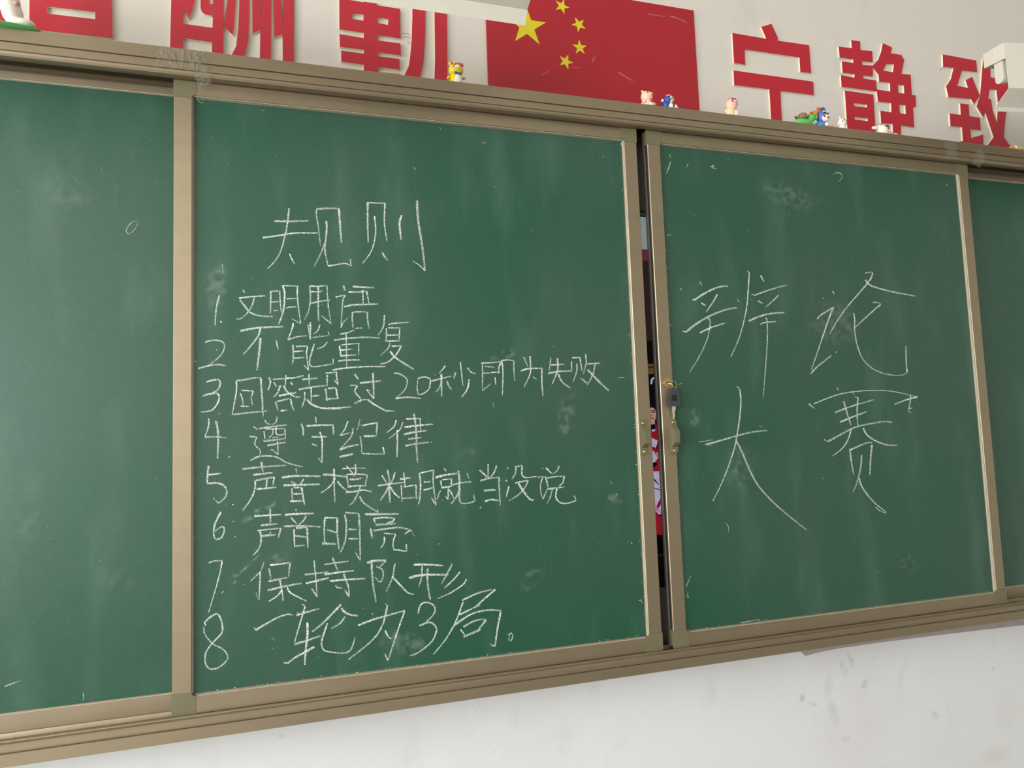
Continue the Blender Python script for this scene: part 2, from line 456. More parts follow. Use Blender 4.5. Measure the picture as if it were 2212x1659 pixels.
# pull handles
def handle(root, px, py, flip=1):
    c = at(px, py, 0.0)
    h = thing_part = None
    x, z = c.x, c.z
    w, hh = 0.0088, 0.041
    o = []
    for k in range(13):
        a = math.pi * k / 12
        o.append((x + w * math.cos(a), z + hh - w + w * math.sin(a)))
    for k in range(13):
        a = math.pi + math.pi * k / 12
        o.append((x + w * math.cos(a), z - hh + w + w * math.sin(a)))
    hd = MB().extrude(o, 'y', -0.0045, 0.0005).build('handle', M_CAP, root)
    g = MB()
    prof = [(-0.0040, z - 0.0245), (-0.0170, z - 0.0150), (-0.0185, z - 0.0135), (-0.0185, z + 0.0135), (-0.0170, z + 0.0150), (-0.0040, z + 0.0265)]
    g.extrude(prof, 'x', x - 0.0070, x + 0.0070)
    gp = g.build('grip', M_CAP, root); gp.parent = hd; gp.location = (0, 0, 0)
    rec = MB().box(x - 0.0045, x + 0.0020, -0.0192, -0.0184, z - 0.012, z + 0.012, bev=0.0003).build('grip_inset', M_BEAD if False else M_CAP, root)
    rec.parent = hd
    for s in (1, -1):
        sc = MB().ell((x, -0.0046, z + s * (hh - w)), (0.0042, 0.0022, 0.0042)).build('screw', M_BRASS, root, smooth=True)
        sc.parent = hd
        ri = MB().tube([(x + 0.0058 * math.cos(a), -0.0046, z + s * (hh - w) + 0.0058 * math.sin(a)) for a in [2 * math.pi * k / 16 for k in range(16)]], 0.0009, 6, closed=True).build('screw_rim', M_CAP, root, smooth=True)
        ri.parent = hd
handle(pan_l, 1389, 945)
handle(pan_r, 1454, 943)

# cam lock in the right board and the key hanging from it
lc = at(1440.5, 826.5, 0.0)
lk = MB()
lk.tube([(lc.x, 0.002, lc.z), (lc.x, -0.0030, lc.z)], [0.0108, 0.0108], 24).tube([(lc.x, -0.0030, lc.z), (lc.x, -0.0042, lc.z)], [0.0088, 0.0082], 24)
lock = lk.build('lock', M_BRASS, pan_r, smooth=True)
kh = MB().box(lc.x - .0045, lc.x + .0045, -0.0048, -0.0041, lc.z - .0009, lc.z + .0009).build('keyhole_shade_bar', M_DARK, pan_r); kh.parent = lock  # dark bar on the lock face, painting the shade inside the slot
key = thing('hanging_key', (lc.x + 0.010, -0.012, lc.z - 0.055), 'black plastic headed key hanging on a ring from the board lock', 'key')
rp = [(lc.x, -0.004, lc.z + .001), (lc.x + .004, -0.0125, lc.z + .003), (lc.x + .012, -0.0165, lc.z + .001), (lc.x + .0165, -0.0150, lc.z - .006), (lc.x + .0160, -0.012, lc.z - .014), (lc.x + 0.012, -0.011, lc.z - .012), (lc.x + .006, -0.010, lc.z - .004), (lc.x + .001, -0.004, lc.z - .002)]
MB().tube(rp, 0.0011, 8).build('key_ring', M_BRASS, key, smooth=True)
kp = [at(px, py, -0.010) for px, py in ((1449.5, 838), (1464.5, 838), (1468.5, 862), (1467.5, 878), (1446, 878), (1445.5, 860))]
MB().extrude([(p.x, p.z) for p in kp], 'y', -0.0125, -0.0075).build('key_head', M_KEYHEAD, key)
ki = [at(px, py, -0.0126) for px, py in ((1452, 853), (1462, 853), (1463, 866), (1451, 866))]
MB().extrude([(p.x, p.z) for p in ki], 'y', -0.0131, -0.0124).build('key_badge', M_BLACK, key)
kb = [at(px, py, -0.010) for px, py in ((1452, 878), (1459.5, 878), (1459, 885), (1457, 889), (1458, 896), (1456.5, 904), (1454.5, 906), (1453.5, 895), (1453, 887))]
MB().extrude([(p.x, p.z) for p in kb], 'y', -0.0110, -0.0090).build('key_blade', M_STEEL, key)

# ------------------------------------------------------------------ display behind the boards
disp = thing('interactive_display', (0.975, 0.085, 1.16), 'wall mounted flat display glimpsed through the gap between the sliding boards', 'display')
DX0, DX1, DY = 0.26, 1.69, 0.064
MB().box(DX0 - .02, DX1 + .02, DY + .002, 0.0995, 1.15, 2.056, bev=.004).build('housing', M_BLACK, disp)
scr = MB().box(DX0, DX1, DY - .0005, DY + .002, 1.228, 2.041).build('screen', mat('screen_black', srgb(6, 8, 9), rough=0.12, emit=0.0), disp)
MB().box(DX0 - .018, DX1 + .018, DY - .003, DY + .002, 2.041, 2.0495).build('bezel', mat('olive_bezel', srgb(120, 112, 60), rough=.4, metal=.3), disp)
MB().box(DX0 - .018, DX1 + .018, DY - .003, DY + .002, 1.180, 1.2262).build('bezel', M_BLACK, disp)
MB().box(DX0 - .018, DX1 + .018, DY - .0034, DY + .001, 1.2263, 1.2278).build('trim_line', M_SILVER, disp)
def glow(name, c, k=0.5):
    m = bpy.data.materials.new(name); m.use_nodes = True
    N, L = m.node_tree.nodes, m.node_tree.links
    p = N['Principled BSDF']
    p.inputs['Base Color'].default_value = (0.01, 0.01, 0.01, 1); p.inputs['Roughness'].default_value = 0.15
    nz = N.new('ShaderNodeTexNoise'); nz.inputs['Scale'].default_value = 90
    mr = N.new('ShaderNodeMapRange'); mr.inputs['To Min'].default_value = k * .85; mr.inputs['To Max'].default_value = k * 1.15
    L.new(nz.outputs['Fac'], mr.inputs['Value']); L.new(mr.outputs['Result'], p.inputs['Emission Strength'])
    p.inputs['Emission Color'].default_value = c
    return m
PIC = {k: glow('screen_' + k, srgb(*c)) for k, c in dict(haze=(160, 176, 178), maroon=(118, 48, 62), brown=(50, 38, 36), black=(8, 10, 12), wood=(112, 84, 44),
       woodd=(40, 28, 16), skin=(206, 158, 142), lip=(150, 70, 66), hair=(20, 16, 16), red=(170, 22, 42), white=(206, 200, 232), ink=(40, 36, 60), pink=(200, 150, 190)).items()}
PK = list(PIC)
pic = MB(); lay = [0]
def quadz(z0, z1, k, x0=DX0 + .005, x1=DX1 - .005):
    lay[0] += 1
    y = DY - .0006 - lay[0] * .00004
    pic.add([(x0, y, z0), (x1, y, z0), (x1, y, z1), (x0, y, z1)], [(0, 1, 2, 3)], PK.index(k))
def polyp(pts, k, crop=(1340, 800, 200 / 1106)):
    lay[0] += 1
    y = DY - .0006 - lay[0] * .00004
    v = [at(crop[0] + a * crop[2], crop[1] + b * crop[2], y) for a, b in pts]
    t = tessellate_polygon([[Vector((p.x, p.z, 0)) for p in v]])
    pic.add(v, [tuple(x) for x in t], PK.index(k))
def ellp(cx, cy, rx, ry, k):
    polyp([(cx + rx * math.cos(2 * math.pi * i / 20), cy + ry * math.sin(2 * math.pi * i / 20)) for i in range(20)], k)
quadz(1.958, 2.039, 'haze'); quadz(1.930, 1.958, 'maroon'); quadz(1.734, 1.930, 'brown'); quadz(1.678, 1.734, 'black')
quadz(1.653, 1.678, 'wood'); quadz(1.668, 1.671, 'woodd'); quadz(1.2765, 1.653, 'black')
polyp([(358, 165), (365, 110), (388, 80), (412, 85), (418, 105), (402, 98), (390, 110), (380, 165)], 'white')
polyp([(402, 98), (418, 105), (422, 160), (412, 150)], 'white')
polyp([(250, 690), (340, 650), (420, 640), (455, 690), (475, 840), (478, 1000), (490, 1210), (250, 1210)], 'red')       # jacket
ellp(372, 500, 66, 92, 'hair'); ellp(374, 530, 60, 86, 'skin')
polyp([(345, 590), (414, 590), (414, 665), (345, 665)], 'skin')
polyp([(366, 478), (420, 476), (420, 483), (366, 486)], 'hair'); polyp([(374, 496), (416, 492), (416, 502), (376, 506)], 'hair')
polyp([(356, 540), (384, 536), (384, 546), (356, 550)], 'lip'); polyp([(352, 572), (405, 566), (404, 580), (352, 584)], 'lip')
polyp([(335, 655), (415, 640), (420, 700), (340, 710)], 'black')
polyp([(375, 712), (415, 700), (418, 722), (380, 735)], 'white'); polyp([(370, 805), (448, 838), (425, 925), (372, 905)], 'white')
polyp([(452, 840), (480, 850), (480, 940), (430, 935)], 'black'); polyp([(300, 965), (400, 960), (445, 1050), (415, 1100), (300, 1110)], 'white')
polyp([(425, 975), (462, 985), (462, 1070), (440, 1040)], 'skin'); polyp([(388, 1105), (425, 1090), (440, 1130), (395, 1165)], 'black')
polyp([(250, 1210), (478, 1205), (500, 1300), (500, 1720), (250, 1720)], 'white')
polyp([(396, 1290), (412, 1300), (460, 1362), (455, 1368), (400, 1315)], 'ink'); polyp([(408, 1400), (478, 1425), (476, 1433), (405, 1412)], 'ink')
polyp([(418, 1655), (490, 1500), (500, 1520), (500, 1570), (440, 1680)], 'red'); polyp([(408, 1600), (500, 1700), (500, 1730), (408, 1640)], 'pink')
polyp([(250, 1680), (420, 1680), (500, 1760), (500, 1965), (250, 1965)], 'red')
pc = pic.build('screen_picture', [PIC[k] for k in PK], disp, dens=True)
pc.parent = scr

# ------------------------------------------------------------------ chalk writing
S = 2212.0
CROP = {'A': (540, 420, 440 / S), 'B': (440, 600, 400 / S), 'C': (420, 680, 500 / S), 'D': (420, 780, 440 / S), 'E': (840, 750, 500 / S),
        'F': (420, 880, 540 / S), 'G': (420, 990, 420 / S), 'H': (800, 990, 470 / S), 'I': (440, 1080, 480 / S), 'J': (430, 1190, 600 / S),
        'K': (420, 1280, 360 / S), 'L': (740, 1250, 400 / S), 'M': (1460, 570, 260 / 1725.0), 'N': (1740, 570, 260 / 1725.0),
        'O': (1500, 820, 260 / 1269.0), 'Q': (1730, 820, 270 / 1493.0), 'P': (0, 0, 1.0)}
TEXT = [
 ('A', "4|264,290 450,292 636,287;3.5|138,469 300,448 480,420 620,418 732,418;3.5|424,150 408,300 385,430 335,610 270,725 190,806;3|430,645 460,712 488,760;3|722,160 722,230 742,350 765,560;4|722,160 850,150 968,155;4.5|966,155 978,330 995,525;4|828,288 833,370 820,520;3|812,530 760,660 692,790;3.5|816,510 815,620 850,778;3|850,778 940,762 1030,750 1110,775;3|1090,700 1097,770"),
 ('A', "4|1278,82 1278,330 1285,525;3|1278,88 1370,92 1476,96;3|1466,98 1460,310 1488,508;3|1352,235 1364,420 1320,610 1222,752;3.5|1436,628 1465,680 1498,718;4.5|1648,225 1625,310 1640,495;5|1814,68 1825,270 1870,560 1902,830;2.5|1902,830 1840,770 1770,725"),
 ('B', "3.5|186,208 150,370 135,570;3.5|200,515 213,540"),
 ('B', "4|470,148 488,180;3.5|420,245 560,226 736,217;3|604,230 585,310 530,410 440,490 385,488;4|432,265 500,350 560,415 660,452 825,465"),
 ('B', "3.5|800,160 800,280 797,425;3|792,163 905,158;3|908,158 915,290 928,415;3|800,292 915,285;3|838,392 892,386;4|942,90 968,200 950,400 895,558;3|950,92 1135,100;3|1118,100 1122,260 1158,548;2.5|1158,548 1050,488;3|995,252 1115,245;3|982,362 1045,350 1112,348"),
 ('B', "3.5|1266,92 1275,240 1255,390 1200,505;3|1266,98 1360,102 1470,92;2.5|1472,92 1485,300 1522,548;3|1522,548 1400,450;3|1268,165 1390,168 1415,150;3|1284,305 1400,280 1512,266;4|1368,95 1368,300 1372,520"),
 ('B', "4.5|1668,92 1690,160;3.5|1572,230 1690,210;2.8|1690,210 1660,290 1640,598;2.5|1640,598 1670,530 1722,480;4|1780,105 1900,112 2035,118;3.5|1728,172 1840,170 1960,163;3.5|1900,145 1905,320;3|1948,168 1962,240 1982,328;4|1676,346 1800,322 1950,318 2085,312;3.5|1778,405 1775,500 1785,600;3|1785,412 1870,405 1955,410;3.5|1955,410 1958,500 1978,608;3|1815,605 1895,600"),
 ('C', "3|100,262 170,245 230,245 280,270 285,320 240,400 130,488;3.5|35,515 130,488 220,475 298,488;2.5|210,338 217,333"),
 ('C', "4.5|435,155 600,125 850,112;3.5|630,122 610,200 540,295 468,378;4.5|632,222 620,350 597,530;3.5|780,248 800,328"),
 ('C', "3.5|942,78 938,120 892,240;3|892,240 980,210 1075,200;3|1085,95 1105,235;3.5|1108,72 1108,235;3|1200,92 1180,150 1140,182;2.5|1120,218 1200,208 1275,200;3.5|1276,162 1292,198;4|940,285 945,370 938,475;3.5|970,303 1080,298;3|1080,298 1072,380 1092,530;3|1092,530 1045,480;3|952,352 1045,345;3|950,415 1050,408;3|1146,278 1120,360 1100,450 1120,493 1200,490 1325,468;3|1322,420 1330,465;3|1270,260 1230,305 1170,325"),
 ('C', "3|1390,185 1460,172 1530,145;3.5|1332,242 1500,222 1640,215 1775,222;3|1450,175 1455,500;3.5|1386,292 1400,402;2.5|1400,290 1500,278 1578,275;3|1570,275 1568,390;3|1395,338 1510,328;3.5|1400,392 1545,382;3.5|1375,440 1480,432 1585,432;3.5|1320,528 1450,508 1640,495 1828,495"),
 ('C', "3|1816,0 1810,90 1790,145 1755,195;3|1855,95 1900,82 2055,72;3.5|1832,128 1835,190 1828,258;3|1852,125 1968,125;3|1962,128 1955,250;2.5|1840,195 1968,192;3|1838,252 1960,250;3|1870,270 1850,320 1780,388;3|1885,300 1980,295;3.5|1980,295 1920,390 1840,455 1775,470;4|1870,350 1930,415 2095,520"),
 ('D', "4|132,226 200,206 262,198;3.5|262,198 282,240 255,310 180,352;4|90,380 160,358 250,348;3.5|250,348 270,390 250,460 200,525 150,545 68,552;3|270,560 275,580"),
 ('D', "4|450,215 560,200 640,182 715,178;3|455,215 455,330 410,580;4|720,180 735,400 745,600;3.5|415,580 600,560 790,542;3|495,345 518,400 530,480;3.5|512,318 640,325;3|640,325 618,400 632,482;3.5|502,488 595,494"),
 ('D', "3.5|808,178 825,230 798,320;3.5|852,198 980,190;4|862,232 895,282;3.5|994,150 985,270;3.5|1000,186 1090,180 1185,158;4|1046,228 1066,262;4|935,262 900,350 856,388;4|966,270 1010,335 1090,385 1155,392;4|918,378 1010,358 1105,342;3.5|880,440 910,540;3.5|892,440 1030,408;3.5|1045,408 1055,470 1082,540;3.5|935,542 1012,530"),
 ('D', "4|1170,200 1340,185;3.5|1243,140 1248,265;4|1135,308 1280,282 1430,265;3|1268,280 1268,440;3.5|1272,380 1360,374;3.5|1196,335 1195,420 1165,502;4|1222,415 1260,460 1340,498 1450,515 1600,515;3.5|1450,512 1705,498;3|1442,145 1440,270;3.5|1425,132 1548,118;3|1540,115 1545,180 1562,255;3|1562,255 1515,205;4|1425,300 1440,435;3.5|1448,298 1540,290;3.5|1538,292 1545,350 1562,412;4|1422,412 1565,405"),
 ('D', "4|1738,142 1782,200;4|1795,238 1900,228 2030,215;4|1938,128 1945,270 1948,408;3|1948,408 1868,310;3|1868,310 1905,325;3.5|1692,265 1760,262;3|1770,268 1742,330 1805,410 1800,448;3.5|1740,460 1810,425 1880,418;4|1880,418 1960,475 2090,545;3.5|2090,540 2180,542"),
 ('E', "3|48,248 100,255 165,295 175,345 150,410 90,470;3.5|90,470 65,492;3.5|65,490 180,478 305,490"),
 ('E', "3|275,300 330,285 390,300 395,350 375,410 300,455 275,430 270,370 278,310"),
 ('E', "3|540,175 520,205 480,250;3.5|405,325 500,300 600,275;4|502,255 505,470;3|500,345 475,400 448,428;3.5|555,325 575,375 605,408;3.5|638,240 620,300;3|682,140 695,250 708,370;3.5|750,195 785,238 832,255;3.5|768,305 750,400 698,475;3|436,262 446,262"),
 ('E', "3.5|880,150 980,148 1075,138;3|895,155 895,415;2.5|895,415 975,348;3.5|915,182 1010,192;3|905,247 965,247;3|975,242 1065,235;3|1068,150 1050,200 1052,255;3|1015,285 1022,358;3|1075,130 1090,220 1085,460;3|1075,130 1130,122 1195,128;3|1195,130 1195,220 1203,318"),
 ('E', "2.5|1290,95 1330,190;3|1348,85 1355,200 1345,270 1290,382;3.5|1262,225 1340,205 1465,200;3|1462,205 1462,340 1474,470;3|1378,282 1412,308"),
 ('E', "3|1548,102 1532,228;3.5|1548,170 1680,162;4|1522,250 1620,232 1740,228;3.5|1612,102 1612,220 1558,358;3.5|1618,255 1655,330 1735,392"),
 ('E', "3|1745,135 1748,240;3.5|1752,102 1826,98;2.8|1826,98 1835,160 1848,230;3|1795,155 1795,230 1760,332;3|1880,65 1885,150 1858,260;4|1895,160 2020,152;3|1972,160 1950,260 1895,362;3|1895,345 1828,292;4.5|1900,215 2000,320 2105,420"),
 ('F', "3|125,98 125,165 92,262;3|92,265 195,260 288,270;4.5|192,120 210,240 205,455;4|300,442 315,434"),
 ('F', "3|622,112 645,142 680,152;3|732,80 722,130 690,152;3.5|520,168 558,196;3.5|568,188 700,168 822,155;3|615,212 625,278;3|625,190 800,188;3|800,190 805,270;3|695,190 690,240 658,270;3|725,170 722,230 762,245 805,230;3|690,270 745,262;4|612,298 700,290 808,275;4|645,338 740,320 808,310;3|735,300 742,415;3|742,415 705,390;3|678,372 705,385;3.5|490,258 550,262;3|550,262 535,330 582,380 575,435;3.5|495,470 570,435 680,432 740,445 820,490 960,528"),
 ('F', "3|1072,80 1078,140;4|945,145 962,195 962,250;4|992,165 1090,158 1230,155;3.5|1228,158 1232,242;4|1038,262 1175,260;3.5|1110,215 1130,300 1128,490;3|1128,490 1096,445;4|1040,325 1088,342"),
 ('F', "3|1358,122 1330,195 1290,245;3|1290,248 1375,225;3|1405,182 1385,260 1285,375;4|1285,375 1370,345 1455,330;5|1285,438 1405,412;3.5|1482,160 1620,135;3.5|1620,135 1615,180 1610,240;4|1498,255 1612,252;3|1466,255 1478,330 1480,405;3|1480,408 1590,412 1688,412;3.5|1668,352 1682,412;1.5|1465,105 1455,150 1440,200;1.5|1450,140 1470,160"),
 ('F', "3|1786,112 1765,170 1700,225;3|1845,130 1815,200 1720,278;3.5|1795,200 1795,320 1792,440;3.5|1875,102 2000,98;3|1998,98 2000,200;4|1858,175 1980,160 2112,148;4|1852,240 1940,220 2055,205;3.5|1892,280 2012,266;4|1868,340 1960,322 2075,308;4|1942,55 1962,200 1965,350 1975,490;3|2094,305 2100,308"),
 ('G', "4|163,85 145,190;4|145,188 300,172;4|150,190 145,285;4|145,285 260,282 340,315 368,380 345,450 275,512;3.5|275,512 240,480;3|432,525 448,528;3|215,460 230,468"),
 ('G', "4|545,122 700,105 850,92 1045,80;4|760,40 770,100 780,160;4|670,190 780,175 890,165;3.5|688,252 690,330 650,450 550,595;4|692,255 800,232 910,212;3.5|908,215 893,308;3.5|825,238 815,350;4|708,348 820,342 930,328"),
 ('G', "4|1155,115 1163,170;4.5|992,220 1120,202 1250,200 1435,205;3.5|1098,262 1150,288;3.5|1245,235 1205,292;4.5|1010,308 1200,302 1428,296;3.5|1108,340 1115,485;3.5|1130,335 1220,332;4|1220,335 1238,450 1255,532;3.5|1125,405 1248,405;4|1088,488 1240,486"),
 ('G', "5|1465,185 1560,190 1735,212;3.5|1588,115 1590,300 1598,500;3|1605,225 1540,320 1438,395;3.5|1625,260 1680,325 1740,372;2.5|1680,118 1800,112 1948,112;3|1730,85 1800,170;3.5|1830,65 1835,160 1815,205;4|1730,180 1755,330;3.5|1745,182 1850,178 1970,190;2.8|1970,190 1950,270 1948,320;4|1765,238 1835,240 1900,225;3.5|1740,325 1850,312 1955,315;4|1720,388 1850,375 1930,362 2018,382;3.5|1888,315 1860,400 1800,505 1760,532;4|1880,435 1930,510 2080,612"),
 ('H', "4|118,175 165,250;4|175,115 190,200 198,260;3.5|250,138 235,200 205,265;3.5|78,278 200,262 340,245;4|200,262 160,340 98,432;4.5|192,262 198,450;3.5|205,290 240,350 302,405;3.5|340,145 352,290;4|302,212 412,198;3|315,270 322,445;3|340,292 468,270;3|465,272 468,420;3|325,408 495,396;3.5|498,152 510,250 505,400 490,470;3|498,152 645,120;3.5|642,120 640,260 668,475;3.5|668,475 618,400;3.5|545,242 615,238;4|540,325 632,300"),
 ('H', "4|752,100 770,132;4.5|662,195 770,168 885,152;4|715,225 725,298;3|730,218 825,208;3.5|828,210 820,285;4|725,298 830,285;3.5|795,285 790,415;3|790,415 762,385;3.5|712,325 680,415;3|805,320 850,405;4|895,125 905,240 890,360 820,468;4|830,270 920,250 1028,238;3.5|910,300 905,400 925,455 1000,455 1070,432;3|1050,370 1062,430;3.5|985,150 1000,202;3|731,424 738,429"),
 ('H', "4|1112,120 1160,165 1190,195;3.5|1198,55 1198,195;3.5|1285,72 1255,150 1210,198;4|1118,228 1200,205 1312,192;3.5|1308,195 1310,300 1320,480;5|1155,328 1275,320;4|1165,438 1230,420 1305,430;4|1115,490 1122,510"),
 ('H', "3.5|1388,100 1405,100;4|1378,220 1390,235;3.5|1408,285 1382,392;3.5|1478,80 1475,150 1440,212;3|1478,85 1545,72;3|1545,75 1540,150 1570,195 1690,185;3.5|1472,252 1605,222;3|1605,222 1570,300 1500,375 1405,432;4.5|1505,258 1560,340 1620,415 1662,425"),
 ('H', "3|1700,195 1755,182;3|1755,182 1730,270 1735,350 1755,415;3|1755,415 1798,315;3.5|1785,95 1845,158;3|1920,75 1895,130 1850,160;3.5|1778,182 1795,240 1808,300;3|1795,200 1890,185 1972,182;3.5|1972,182 1955,250 1920,282;3.5|1798,312 1975,292;3|1848,315 1830,390 1798,460;3.5|1895,310 1888,400 1930,450 2000,458 2090,430;3|2070,380 2095,425;2.5|1745,102 1753,107"),
 ('I', "4|172,118 120,220 100,300 105,370 130,395;3.5|130,395 180,370 205,300 185,265 110,310;3.5|310,358 318,372;2.5|291,215 301,217"),
 ('I', "4|505,162 640,152 775,145;4|662,88 665,230;4|568,252 738,238;4|560,302 572,400 545,490 485,555;3.5|535,305 650,292 770,280;3.5|768,280 742,380;3|668,320 650,345;4.5|575,358 640,352 705,350 720,340"),
 ('I', "3.5|915,90 922,115;4.5|808,148 950,138 1095,134;4|868,175 925,235;3.5|1022,155 990,210 940,250;4|798,262 980,258 1168,268;3.5|898,292 905,460;4|918,280 1030,270;4|1030,275 1038,478;4|905,355 1022,370;3.5|905,460 1005,450"),
 ('I', "3.5|1205,180 1200,300 1205,430;3.5|1205,178 1335,178;4|1330,180 1330,330 1348,492;4|1228,295 1320,325;5|1180,432 1320,438;4|1405,145 1420,250 1410,400 1362,525;4|1410,125 1545,135;4|1545,140 1555,350 1560,600;3.5|1558,600 1510,522;3.5|1440,292 1522,296;4|1442,388 1548,385"),
 ('I', "3.5|1730,95 1735,128;5|1605,142 1780,142 1945,140;4|1690,185 1710,230;3.5|1695,185 1800,175 1900,182;3.5|1900,185 1880,215 1820,225;4.5|1712,248 1912,236;4.5|1662,285 1678,380;4|1690,305 1850,282 1960,275 2062,298;3.5|2062,298 1998,342;2.8|1795,332 1912,340;3|1912,340 1885,420 1890,490;3.5|1890,492 2020,512;3.5|2015,440 2022,512;3|1800,365 1795,430 1762,478;2.5|2118,543 2128,545;1.6|2070,300 2080,340 2110,362"),
 ('J', "3.5|75,97 120,80 185,78;2.8|185,78 155,220 75,495;3|195,320 180,338"),
 ('J', "3|518,90 490,165;3|490,165 408,243;3.5|488,165 478,390;3.5|558,140 572,222;4|565,115 720,95;3|725,95 712,210;4|552,242 705,212;4.5|545,315 680,282 815,258;3.5|642,230 660,320 670,398;3.5|660,310 620,360 550,405;3.5|702,290 730,335 855,400"),
 ('J', "3.5|915,75 928,200 940,365;4|940,365 895,298;4|840,190 1030,168;4.5|852,258 1035,215;3.5|998,108 1190,82;4|1062,52 1105,158;4|998,188 1120,170 1232,158;4|1042,240 1180,228 1325,220;4|1152,185 1190,290 1195,365;3.5|1195,365 1160,310;3.5|1086,275 1100,292 1140,296"),
 ('J', "5|1338,95 1400,78 1490,75;3|1490,80 1440,125;3|1412,125 1460,150 1465,210 1440,248 1400,208;4.5|1372,90 1385,260 1410,410;3.5|1560,98 1540,210 1490,325;4|1538,205 1600,270 1660,330 1710,346"),
 ('J', "4.5|1710,112 1790,108 1945,118;5|1670,215 1780,192 1985,190;3.5|1778,115 1770,220 1750,285;4|1820,140 1820,260 1842,392;4|2018,102 1930,265;3.5|2078,168 2030,225 1955,295;3|2130,225 2100,270 2000,335 1900,380"),
 ('K', "3.5|150,435 135,405 180,350 250,300 305,285 345,340 370,440 360,540 250,660 170,760 140,860 150,950 200,1010 260,1015 340,985 430,900 440,840 400,770 340,730 250,685 170,600 130,530 125,450"),
 ('K', "3.5|790,465 812,498;4|812,498 960,410 1120,325 1230,288;4|1230,285 1305,298"),
 ('K', "3|1430,155 1470,185;3.5|1470,185 1440,280 1390,450 1330,660;4|1350,302 1450,272 1660,212;4.5|1325,688 1480,640 1680,572;5|1498,400 1500,560 1475,780 1465,960;4.5|1590,720 1470,790 1340,860 1240,938;4|1240,938 1180,932;4.5|1945,158 1830,280 1700,410 1560,522;4.5|1950,205 1990,255 2070,295 2170,308;3.5|2000,322 1930,410 1815,480;3.5|1765,408 1720,540 1688,660 1710,755 1780,785 1900,800 2000,805;3.5|2000,805 2080,750 2135,590"),
 ('L', "3.5|350,415 365,428;4|185,558 360,490 500,450 745,380;2.5|512,298 535,320;3.5|535,320 510,440 470,570 350,740 70,968;3.5|740,390 680,560 600,800 545,975;4|540,978 505,895;3.5|508,620 545,690 582,718"),
 ('L', "3.5|903,415 920,340 960,290 1040,290 1095,330 1105,390 1060,460 1000,515;3.5|918,562 1000,528 1060,525 1110,570 1122,620 1080,730 980,830 860,905 805,918"),
 ('L', "4|1425,260 1540,205 1640,165 1780,130;4|1825,128 1720,220 1590,330;4|1400,430 1520,370 1650,310;3.5|1438,280 1390,420 1330,560 1220,740 1085,905;4|1335,560 1440,480 1570,410 1740,375 1895,382;4|1890,395 1850,600 1820,815;3.5|1810,808 1762,780;4|1445,575 1540,520 1640,488 1720,492;4.5|1715,495 1660,560 1610,640;4|1408,608 1460,670;5|1445,695 1560,645 1650,605;3|1978,680 2015,648 2032,690 2010,745 1985,725 2000,690"),
 ('M', "3.5|342,255 375,315;4|240,508 262,520;4.5|262,520 400,430 560,350 680,320 750,320;4|365,562 430,600;3.5|595,435 530,550 430,695;3.5|100,962 140,980;5|140,980 280,870 450,765 620,690 760,645 880,628;3|455,775 485,800 490,880 460,1040 400,1200 300,1390 190,1562;4|345,990 430,945 540,900 705,848;3|888,512 912,552;3|1025,105 1052,118;3|1052,118 1035,400 1010,650 950,920 880,1130 790,1330;3.5|1215,168 1260,260;3|1085,435 1128,450;3.5|1128,450 1290,390 1450,340 1600,300;4|1172,525 1245,568;3.5|1470,448 1400,520 1280,630;4.5|1045,818 1180,760 1340,715 1555,698;3|1208,868 1240,848 1330,835 1440,825;3|1288,770 1305,800 1312,1000 1305,1200 1272,1660 1251,1917"),
 ('N', "4|392,392 410,442;3|165,788 230,725 400,622;3.5|400,620 330,800 240,1060 150,1330 85,1510;4|75,1575 150,1490 260,1400 370,1315;4|430,1275 455,1255;3|858,132 930,118 965,128;3.5|965,130 935,210 870,300 740,450 540,690 340,1005;3.5|862,230 890,275 970,325 1200,390 1400,430 1570,462;3|965,552 1040,555 1082,575;3.5|1080,578 950,690 712,910;3|692,702 705,800 705,950 740,1160 820,1360 960,1500 1120,1570 1290,1598 1400,1590 1460,1555;3.5|1460,1555 1445,1450 1438,1175;3|250,488 263,499"),
 ('O', "4.5|115,682 140,680 300,635 450,592 600,555 768,535;3.5|448,72 478,100;3.5|478,100 490,230 475,420 445,610 420,730 350,940 270,1130 195,1282;4|435,632 500,760 590,970 690,1140 850,1310 1000,1440 1185,1588"),
 ('Q', "3.5|432,95 448,130;3.5|95,288 162,346;2.8|155,290 300,230 480,170 700,138 900,130 1100,142 1390,205;3.5|1395,205 1250,245 1115,298;2.5|1312,190 1300,300 1285,360 1315,402;2.5|1290,345 1335,338;3|600,135 640,180;3|645,205 682,212;4|682,215 672,380 680,555;4|512,258 540,360 600,552;3.5|405,395 600,320 870,240;4|468,508 620,445 785,382;3|278,715 318,742;4.5|318,742 450,670 590,595 720,550 900,515 1010,500 1095,512;3|600,590 570,700 500,815 380,912;4|742,578 790,660 880,725 1020,778 1150,785;4|585,835 610,1020 632,1138;2.8|575,825 590,840;4|590,840 700,790 790,755 850,752;4.5|850,775 832,960 825,1140;4|725,900 715,1050 670,1230 622,1345;3.5|700,1178 715,1250 790,1370 900,1490 1020,1582;2|890,1520 950,1570 1020,1595"),
]
